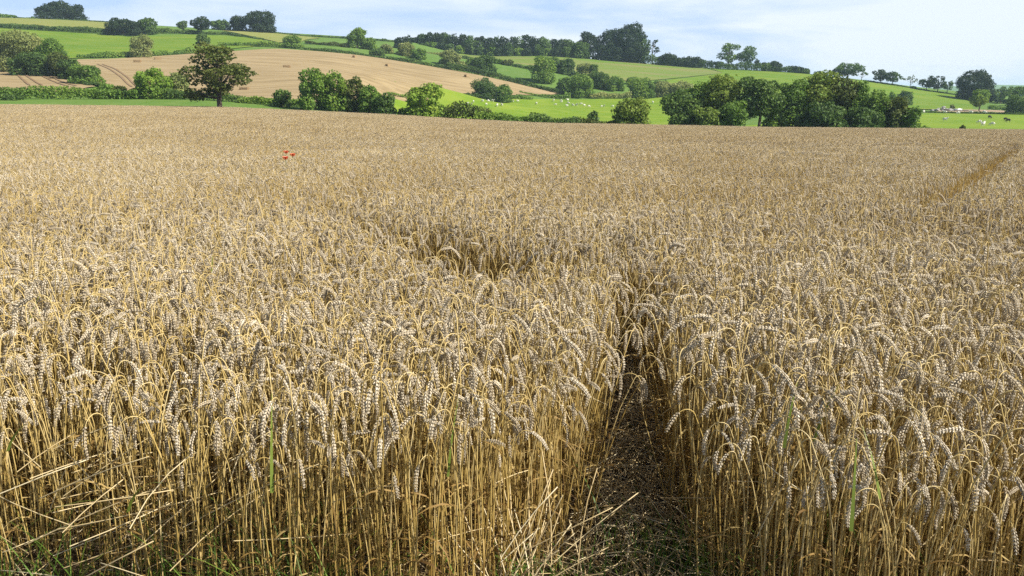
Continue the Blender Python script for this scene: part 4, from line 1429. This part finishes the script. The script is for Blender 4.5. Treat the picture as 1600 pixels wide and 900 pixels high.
# the 300 nearest stalks whose ears are in the picture are objects of their own
ec = np.array([VAR0[i][5] for i in idx0]) * sc0[:, None]
cx_, sx_ = np.cos(rz0), np.sin(rz0)
E = np.stack([x + ec[:, 0] * cx_ - ec[:, 1] * sx_ + ec[:, 2] * ty0, y + ec[:, 0] * sx_ + ec[:, 1] * cx_ - ec[:, 2] * tx0, z0 + ec[:, 2]], -1)
u_, v_, zc_ = project(E)
ok = (u_ > 12) & (u_ < 1588) & (v_ > 50) & (v_ < 880)
order = np.argsort(np.where(ok, zc_, 1e9))[:300]
single = np.zeros(n0, bool)
single[order] = True
PN = {"hang": "straight hanging ear", "arch": "ear arched over sideways", "nod": "half upright ear"}
for i in order:
    p_, ms, mE, ml, mj, _ = VAR0[idx0[i]]
    side = "left of the path" if u_[i] < 985 else "right of the path"
    e_ = bpy.data.objects.new("wheat_stalk", None)
    COL.objects.link(e_)
    e_.empty_display_size = .05
    e_.location = (x[i], y[i], z0[i]); e_.rotation_euler = (tx0[i], ty0[i], rz0[i]); e_.scale = (sc0[i],) * 3
    tag(e_, "ripe wheat stalk with " + PN[p_] + " in the front rows " + side, "wheat stalk", "wheat stalks at the near edge of the field")
    link("stem", ms, e_); link("ear", mE, e_)
    for q in ml:
        link("leaf", q, e_)
r = ~single
pts = [np.stack([x[r], y[r], z0[r]], -1)]
rot = [np.stack([tx0[r], ty0[r], rz0[r]], -1)]
scl = [sc0[r]]; idx = [idx0[r]]; lod = [np.zeros(r.sum(), int)]
# tufts in the middle distance
x, y = jgrid(-20, 20, NEAR, MID, .140, RNG)
k = (np.abs(x) < y * .62 + 2.0) & keep(x, y, RNG)
x, y = x[k], y[k]; n1 = len(x)
pts.append(np.stack([x, y, height(x, y)], -1)); rot.append(np.stack([RNG.normal(0, .03, n1), RNG.normal(0, .03, n1), RNG.normal(0, .35, n1)], -1))
scl.append(hscale(x, y)); idx.append(RNG.integers(0, len(T1), n1)); lod.append(np.ones(n1, int))
# patches far out
x, y = jgrid(-112, 118, MID, EDGE_Y, .50, RNG)
k = (np.abs(x) < y * .64 + 4.0) & keep(x, y, RNG, -.02)
x, y = x[k], y[k]; n2 = len(x)
pts.append(np.stack([x, y, height(x, y)], -1)); rot.append(np.stack([np.zeros(n2), np.zeros(n2), RNG.normal(0, .3, n2)], -1))
scl.append(hscale(x, y)); idx.append(RNG.integers(0, len(T2), n2)); lod.append(np.full(n2, 2))
pts, rot, scl, idx, lod = map(np.concatenate, (pts, rot, scl, idx, lod))
cm = bpy.data.meshes.new("wheat_crop")
cm.vertices.add(len(pts)); cm.vertices.foreach_set("co", pts.astype(np.float32).ravel())
for nm, ty, key, arr in (("rot", 'FLOAT_VECTOR', "vector", rot.astype(np.float32).ravel()), ("scl", 'FLOAT', "value", scl.astype(np.float32)),
                         ("pick", 'INT', "value", idx.astype(np.int32)), ("lod", 'INT', "value", lod.astype(np.int32))):
    a_ = cm.attributes.new(nm, ty, 'POINT'); a_.data.foreach_set(key, arr)
for m_ in WM:
    cm.materials.append(m_)
crop = link("wheat_crop", cm)
tag(crop, "dense ripe wheat crop filling the field back to the hedges", "wheat", kind="stuff")
ng = bpy.data.node_groups.new("wheat_crop", 'GeometryNodeTree')
ng.interface.new_socket("Geometry", in_out='INPUT', socket_type='NodeSocketGeometry')
ng.interface.new_socket("Geometry", in_out='OUTPUT', socket_type='NodeSocketGeometry')
gn = ng.nodes.new
gi, go = gn("NodeGroupInput"), gn("NodeGroupOutput")
gl = ng.links.new


def nattr(name, ty):
    a_ = gn("GeometryNodeInputNamedAttribute"); a_.data_type = ty; a_.inputs["Name"].default_value = name
    return a_.outputs["Attribute"]


a_rot = gn("FunctionNodeEulerToRotation"); gl(nattr("rot", 'FLOAT_VECTOR'), a_rot.inputs[0])
joinall = gn("GeometryNodeJoinGeometry")
for lv, meshes in ((0, [v[4] for v in VAR0]), (1, T1), (2, T2)):
    jn = gn("GeometryNodeJoinGeometry")
    for me_ in meshes:
        po = bpy.data.objects.new("wheat_pattern", me_)      # kept out of the scene: only its mesh is used
        oi = gn("GeometryNodeObjectInfo"); oi.inputs["Object"].default_value = po
        g2 = gn("GeometryNodeGeometryToInstance")
        gl(oi.outputs["Geometry"], g2.inputs[0]); gl(g2.outputs[0], jn.inputs[0])
    cmp_ = gn("FunctionNodeCompare"); cmp_.data_type = 'INT'; cmp_.operation = 'EQUAL'
    gl(nattr("lod", 'INT'), cmp_.inputs[2]); cmp_.inputs[3].default_value = lv
    ip = gn("GeometryNodeInstanceOnPoints")
    gl(gi.outputs[0], ip.inputs["Points"]); gl(cmp_.outputs[0], ip.inputs["Selection"]); gl(jn.outputs[0], ip.inputs["Instance"])
    ip.inputs["Pick Instance"].default_value = True
    gl(nattr("pick", 'INT'), ip.inputs["Instance Index"]); gl(a_rot.outputs[0], ip.inputs["Rotation"]); gl(nattr("scl", 'FLOAT'), ip.inputs["Scale"])
    gl(ip.outputs[0], joinall.inputs[0])
gl(joinall.outputs[0], go.inputs[0])
md = crop.modifiers.new("crop", 'NODES'); md.node_group = ng

# ------------------------------------------------------------------ loose straw and green undergrowth
mb = MB()


def straw(p, az, el, Ls, r_=.0016, bend=.05):
    q = np.linspace(0, 1, 4)[:, None]
    d = np.array([math.cos(az) * math.cos(el), math.sin(az) * math.cos(el), math.sin(el)])
    sd = np.array([-math.sin(az), math.cos(az), 0])
    P = np.asarray(p) + d * Ls * q + sd * bend * RNG.normal() * Ls * (q * (1 - q)) * 4 + np.array([0, 0, -.06]) * Ls * (q * q)
    tube(mb, P, r_, 4, 0, float(np.clip(RNG.normal(.5, .25), 0, 1)), True)


A = PATH[0][0]
for k in range(1500):      # trodden straw along the path, mostly lying the way people walked
    s_ = RNG.uniform(0, len(A) - 1.001); i = int(s_); p = A[i] + (A[i + 1] - A[i]) * (s_ - i)
    p = p + RNG.normal(0, .14, 2)
    flat = RNG.random() < .6
    straw((p[0], p[1], h1(p[0], p[1]) + RNG.uniform(.012, .07)), R(90) + RNG.choice([0, math.pi]) + RNG.normal(0, .6) if flat else RNG.uniform(0, 6.28), RNG.uniform(-.06, .2), RNG.uniform(.14, .5) if flat else RNG.uniform(.05, .2), RNG.uniform(.0014, .0022))
for A2, r_, _ in PATH[1:]:
    for k in range(350):
        s_ = RNG.uniform(0, len(A2) - 1.001); i = int(s_); p = A2[i] + (A2[i + 1] - A2[i]) * (s_ - i) + RNG.normal(0, .18, 2)
        straw((p[0], p[1], h1(p[0], p[1]) + RNG.uniform(.012, .10)), RNG.uniform(0, 6.28), RNG.uniform(-.05, .5), RNG.uniform(.08, .4))
for k in range(60):       # beaten-down stalks at the front left, leaning on the standing crop
    c_ = RNG.normal(0, 1, 2) * np.array([.26, .2]) + np.array([-1.3, 2.75])
    straw((c_[0], c_[1], RNG.uniform(.1, .5)), RNG.choice([R(25), R(155), R(10), R(40)]) + RNG.normal(0, .35), RNG.uniform(-.2, .65), RNG.uniform(.2, .55), .0019, .03)
for k in range(38):        # a spray of snapped stalks left of the path mouth
    straw((RNG.normal(.05, .07), RNG.normal(2.72, .07), .02 + RNG.uniform(0, .2)), R(90) + RNG.normal(-.6, .9), RNG.uniform(.5, 1.2), RNG.uniform(.15, .42), .0019, .03)
for k in range(900):       # chaff and short pieces under the first rows
    x_ = RNG.uniform(-2.3, 2.6); y_ = front(x_) + RNG.uniform(-.35, .8)
    straw((x_, y_, h1(x_, y_) + RNG.uniform(.01, .12)), RNG.uniform(0, 6.28), RNG.uniform(-.05, .6), RNG.uniform(.05, .3))
for k in range(170):       # odd stalks fallen across their neighbours
    x_ = RNG.uniform(-2.5, 2.9); y_ = front(x_) + RNG.uniform(0, 1.6)
    straw((x_, y_, RNG.uniform(.25, .6)), RNG.uniform(0, 6.28), RNG.uniform(.1, 1.2), RNG.uniform(.12, .34), .0018, .05)
tag(link("straw_litter", mb.mesh("straw_litter", [M_STRAW])), "loose broken straw lying on the trodden path and among the front rows", "straw", kind="stuff")

mb = MB()


def blade(p, az, Lb, w_, droop, lean0, var):
    K = 7
    u = np.linspace(0, 1, K)
    el = R(90) - lean0 - u * droop
    st = Lb / (K - 1)
    q = np.concatenate([[0], np.cumsum(np.cos(el[1:]) * st)]); zz = np.concatenate([[0], np.cumsum(np.sin(el[1:]) * st)])
    d = np.array([math.cos(az), math.sin(az), 0])
    ribbon(mb, np.asarray(p) + q[:, None] * d + zz[:, None] * np.array([0, 0, 1.]), w_ * np.clip(1.15 - u, .08, 1), np.array([-d[1], d[0], 0]), 0, var)


for cx_, cy_, sx_, sy_, n_, hmin, hmax in ((.58, 3.05, .13, .16, 330, .06, .2), (.12, 2.85, .12, .1, 110, .08, .25), (.75, 2.9, .1, .15, 80, .1, .25), (-1.0, 2.60, .30, .14, 120, .2, .5), (-.70, 2.55, .10, .10, 120, .25, .6), (-1.45, 2.68, .3, .12, 110, .2, .5),
                                          (-1.6, 2.9, .3, .2, 50, .2, .5), (1.25, 2.35, .25, .2, 70, .2, .55), (.95, 2.6, .1, .15, 40, .25, .6), (.6, 4.2, .12, .5, 50, .05, .14), (2.2, 2.4, .3, .2, 35, .25, .55), (-.2, 2.6, .3, .2, 40, .2, .5)):
    for k in range(n_):
        x_, y_ = RNG.normal(cx_, sx_), RNG.normal(cy_, sy_)
        blade((x_, y_, h1(x_, y_)), RNG.uniform(0, 6.28), RNG.uniform(hmin, hmax), RNG.uniform(.0018, .0042), RNG.uniform(.3, 1.9), RNG.uniform(.05, .4), float(np.clip(RNG.normal(.55, .2), 0, 1)))
for px_, py_, Y_, az, Lb, w_, dr in ((12, 705, 2.5, R(-20), .2, .006, .9), (200, 800, 2.5, R(-35), .26, .006, 1.0), (20, 860, 2.4, R(10), .3, .004, 1.2), (1225, 700, 2.5, R(60), .22, .005, .5), (1272, 690, 2.6, R(40), .2, .005, .5), (425, 770, 2.4, R(100), .3, .005, .4),
                                    (700, 745, 2.5, R(80), .25, .004, .5), (1375, 780, 2.2, R(100), .2, .004, .4), (1330, 830, 2.1, R(70), .25, .005, .5), (40, 540, 3.6, R(90), .25, .005, .6), (330, 480, 4.6, R(100), .3, .006, .4), (148, 490, 4.5, R(80), .3, .006, .4)):
    blade(at(px_, py_, Y_), az, Lb, w_, dr, .35, .8)
tag(link("grass", mb.mesh("grass", [M_GRASS])), "green grass blades growing at the foot of the front wheat and in the path", "grass", kind="stuff")

# ------------------------------------------------------------------ poppies
M_PETAL, t, b, o = mat("poppy_petal")
b.inputs["Base Color"].default_value = (.78, .11, .04, 1); b.inputs["Roughness"].default_value = .6
M_PSTEM, t, b, o = mat("poppy_stem")
b.inputs["Base Color"].default_value = (.08, .13, .03, 1)
for px_, py_, lab in ((447, 240.5, "red poppy above the wheat, upper left of three"), (446, 250, "red poppy above the wheat, lowest of three"), (457.5, 245, "red poppy above the wheat, rightmost and largest of three")):
    P_ = hit(px_, py_, .97)
    g = h1(P_[0], P_[1])
    e_ = empty("poppy", (P_[0], P_[1], g)); tag(e_, lab, "poppy", "poppies in the wheat")
    m1 = MB(); tube(m1, np.array([(0, 0, 0), (.01, .01, .45), (0, 0, .97)]), .0022, 5)
    link("stem", m1.mesh("poppy_stem", [M_PSTEM]), e_)
    m2 = MB()
    for k in range(4):
        a_ = k * math.pi / 2 + .3
        rows = []
        for q in (.1, .5, 1.0):
            for s_ in (-1, -.5, 0, .5, 1):
                an = a_ + s_ * .75 * min(1, .4 + q)
                rr = .047 * q * (1 - .12 * s_ * s_)
                rows.append((math.cos(an) * rr, math.sin(an) * rr, .97 + .045 * q * q + .004 * s_ * s_ * (k % 2)))
        m2.add(rows, [[i * 5 + j, i * 5 + j + 1, i * 5 + j + 6, i * 5 + j + 5] for i in range(2) for j in range(4)])
    link("petals", m2.mesh("poppy_petals", [M_PETAL], True), e_)

# ------------------------------------------------------------------ the hazy air
HAZE = 0.00013
mh, t, b, o = mat("haze")
t.nodes.remove(b)
pv = t.nodes.new("ShaderNodeVolumePrincipled")
pv.inputs["Color"].default_value = (.58, .78, 1.0, 1)
pv.inputs["Density"].default_value = HAZE
pv.inputs["Anisotropy"].default_value = 0.0
t.links.new(pv.outputs[0], o.inputs["Volume"])
bpy.context.view_layer.update()
ztop = max((o_.matrix_world @ Vector(c_)).z for o_ in S.objects if o_.type == 'MESH' for c_ in o_.bound_box) + 1.0
zb = float(gz.min()) - 1.0
X0, X1, Y0, Y1 = GX[0] - 20, GX[-1] + 20, GY[0] - 20, GY[-1] + 20
V = [(x_, y_, z_) for z_ in (zb, ztop) for y_ in (Y0, Y1) for x_ in (X0, X1)]
hm = mk_mesh("haze", V, [[0, 2, 3, 1], [4, 5, 7, 6], [0, 1, 5, 4], [2, 6, 7, 3], [0, 4, 6, 2], [1, 3, 7, 5]], None, [mh])
tag(link("haze", hm), kind="stuff")
print("ZTOP", ztop, "WHEAT", len(order), n0, n1, n2, "FOLIAGE quads", FOL_N[0], "ground z", gz.min(), gz.max())
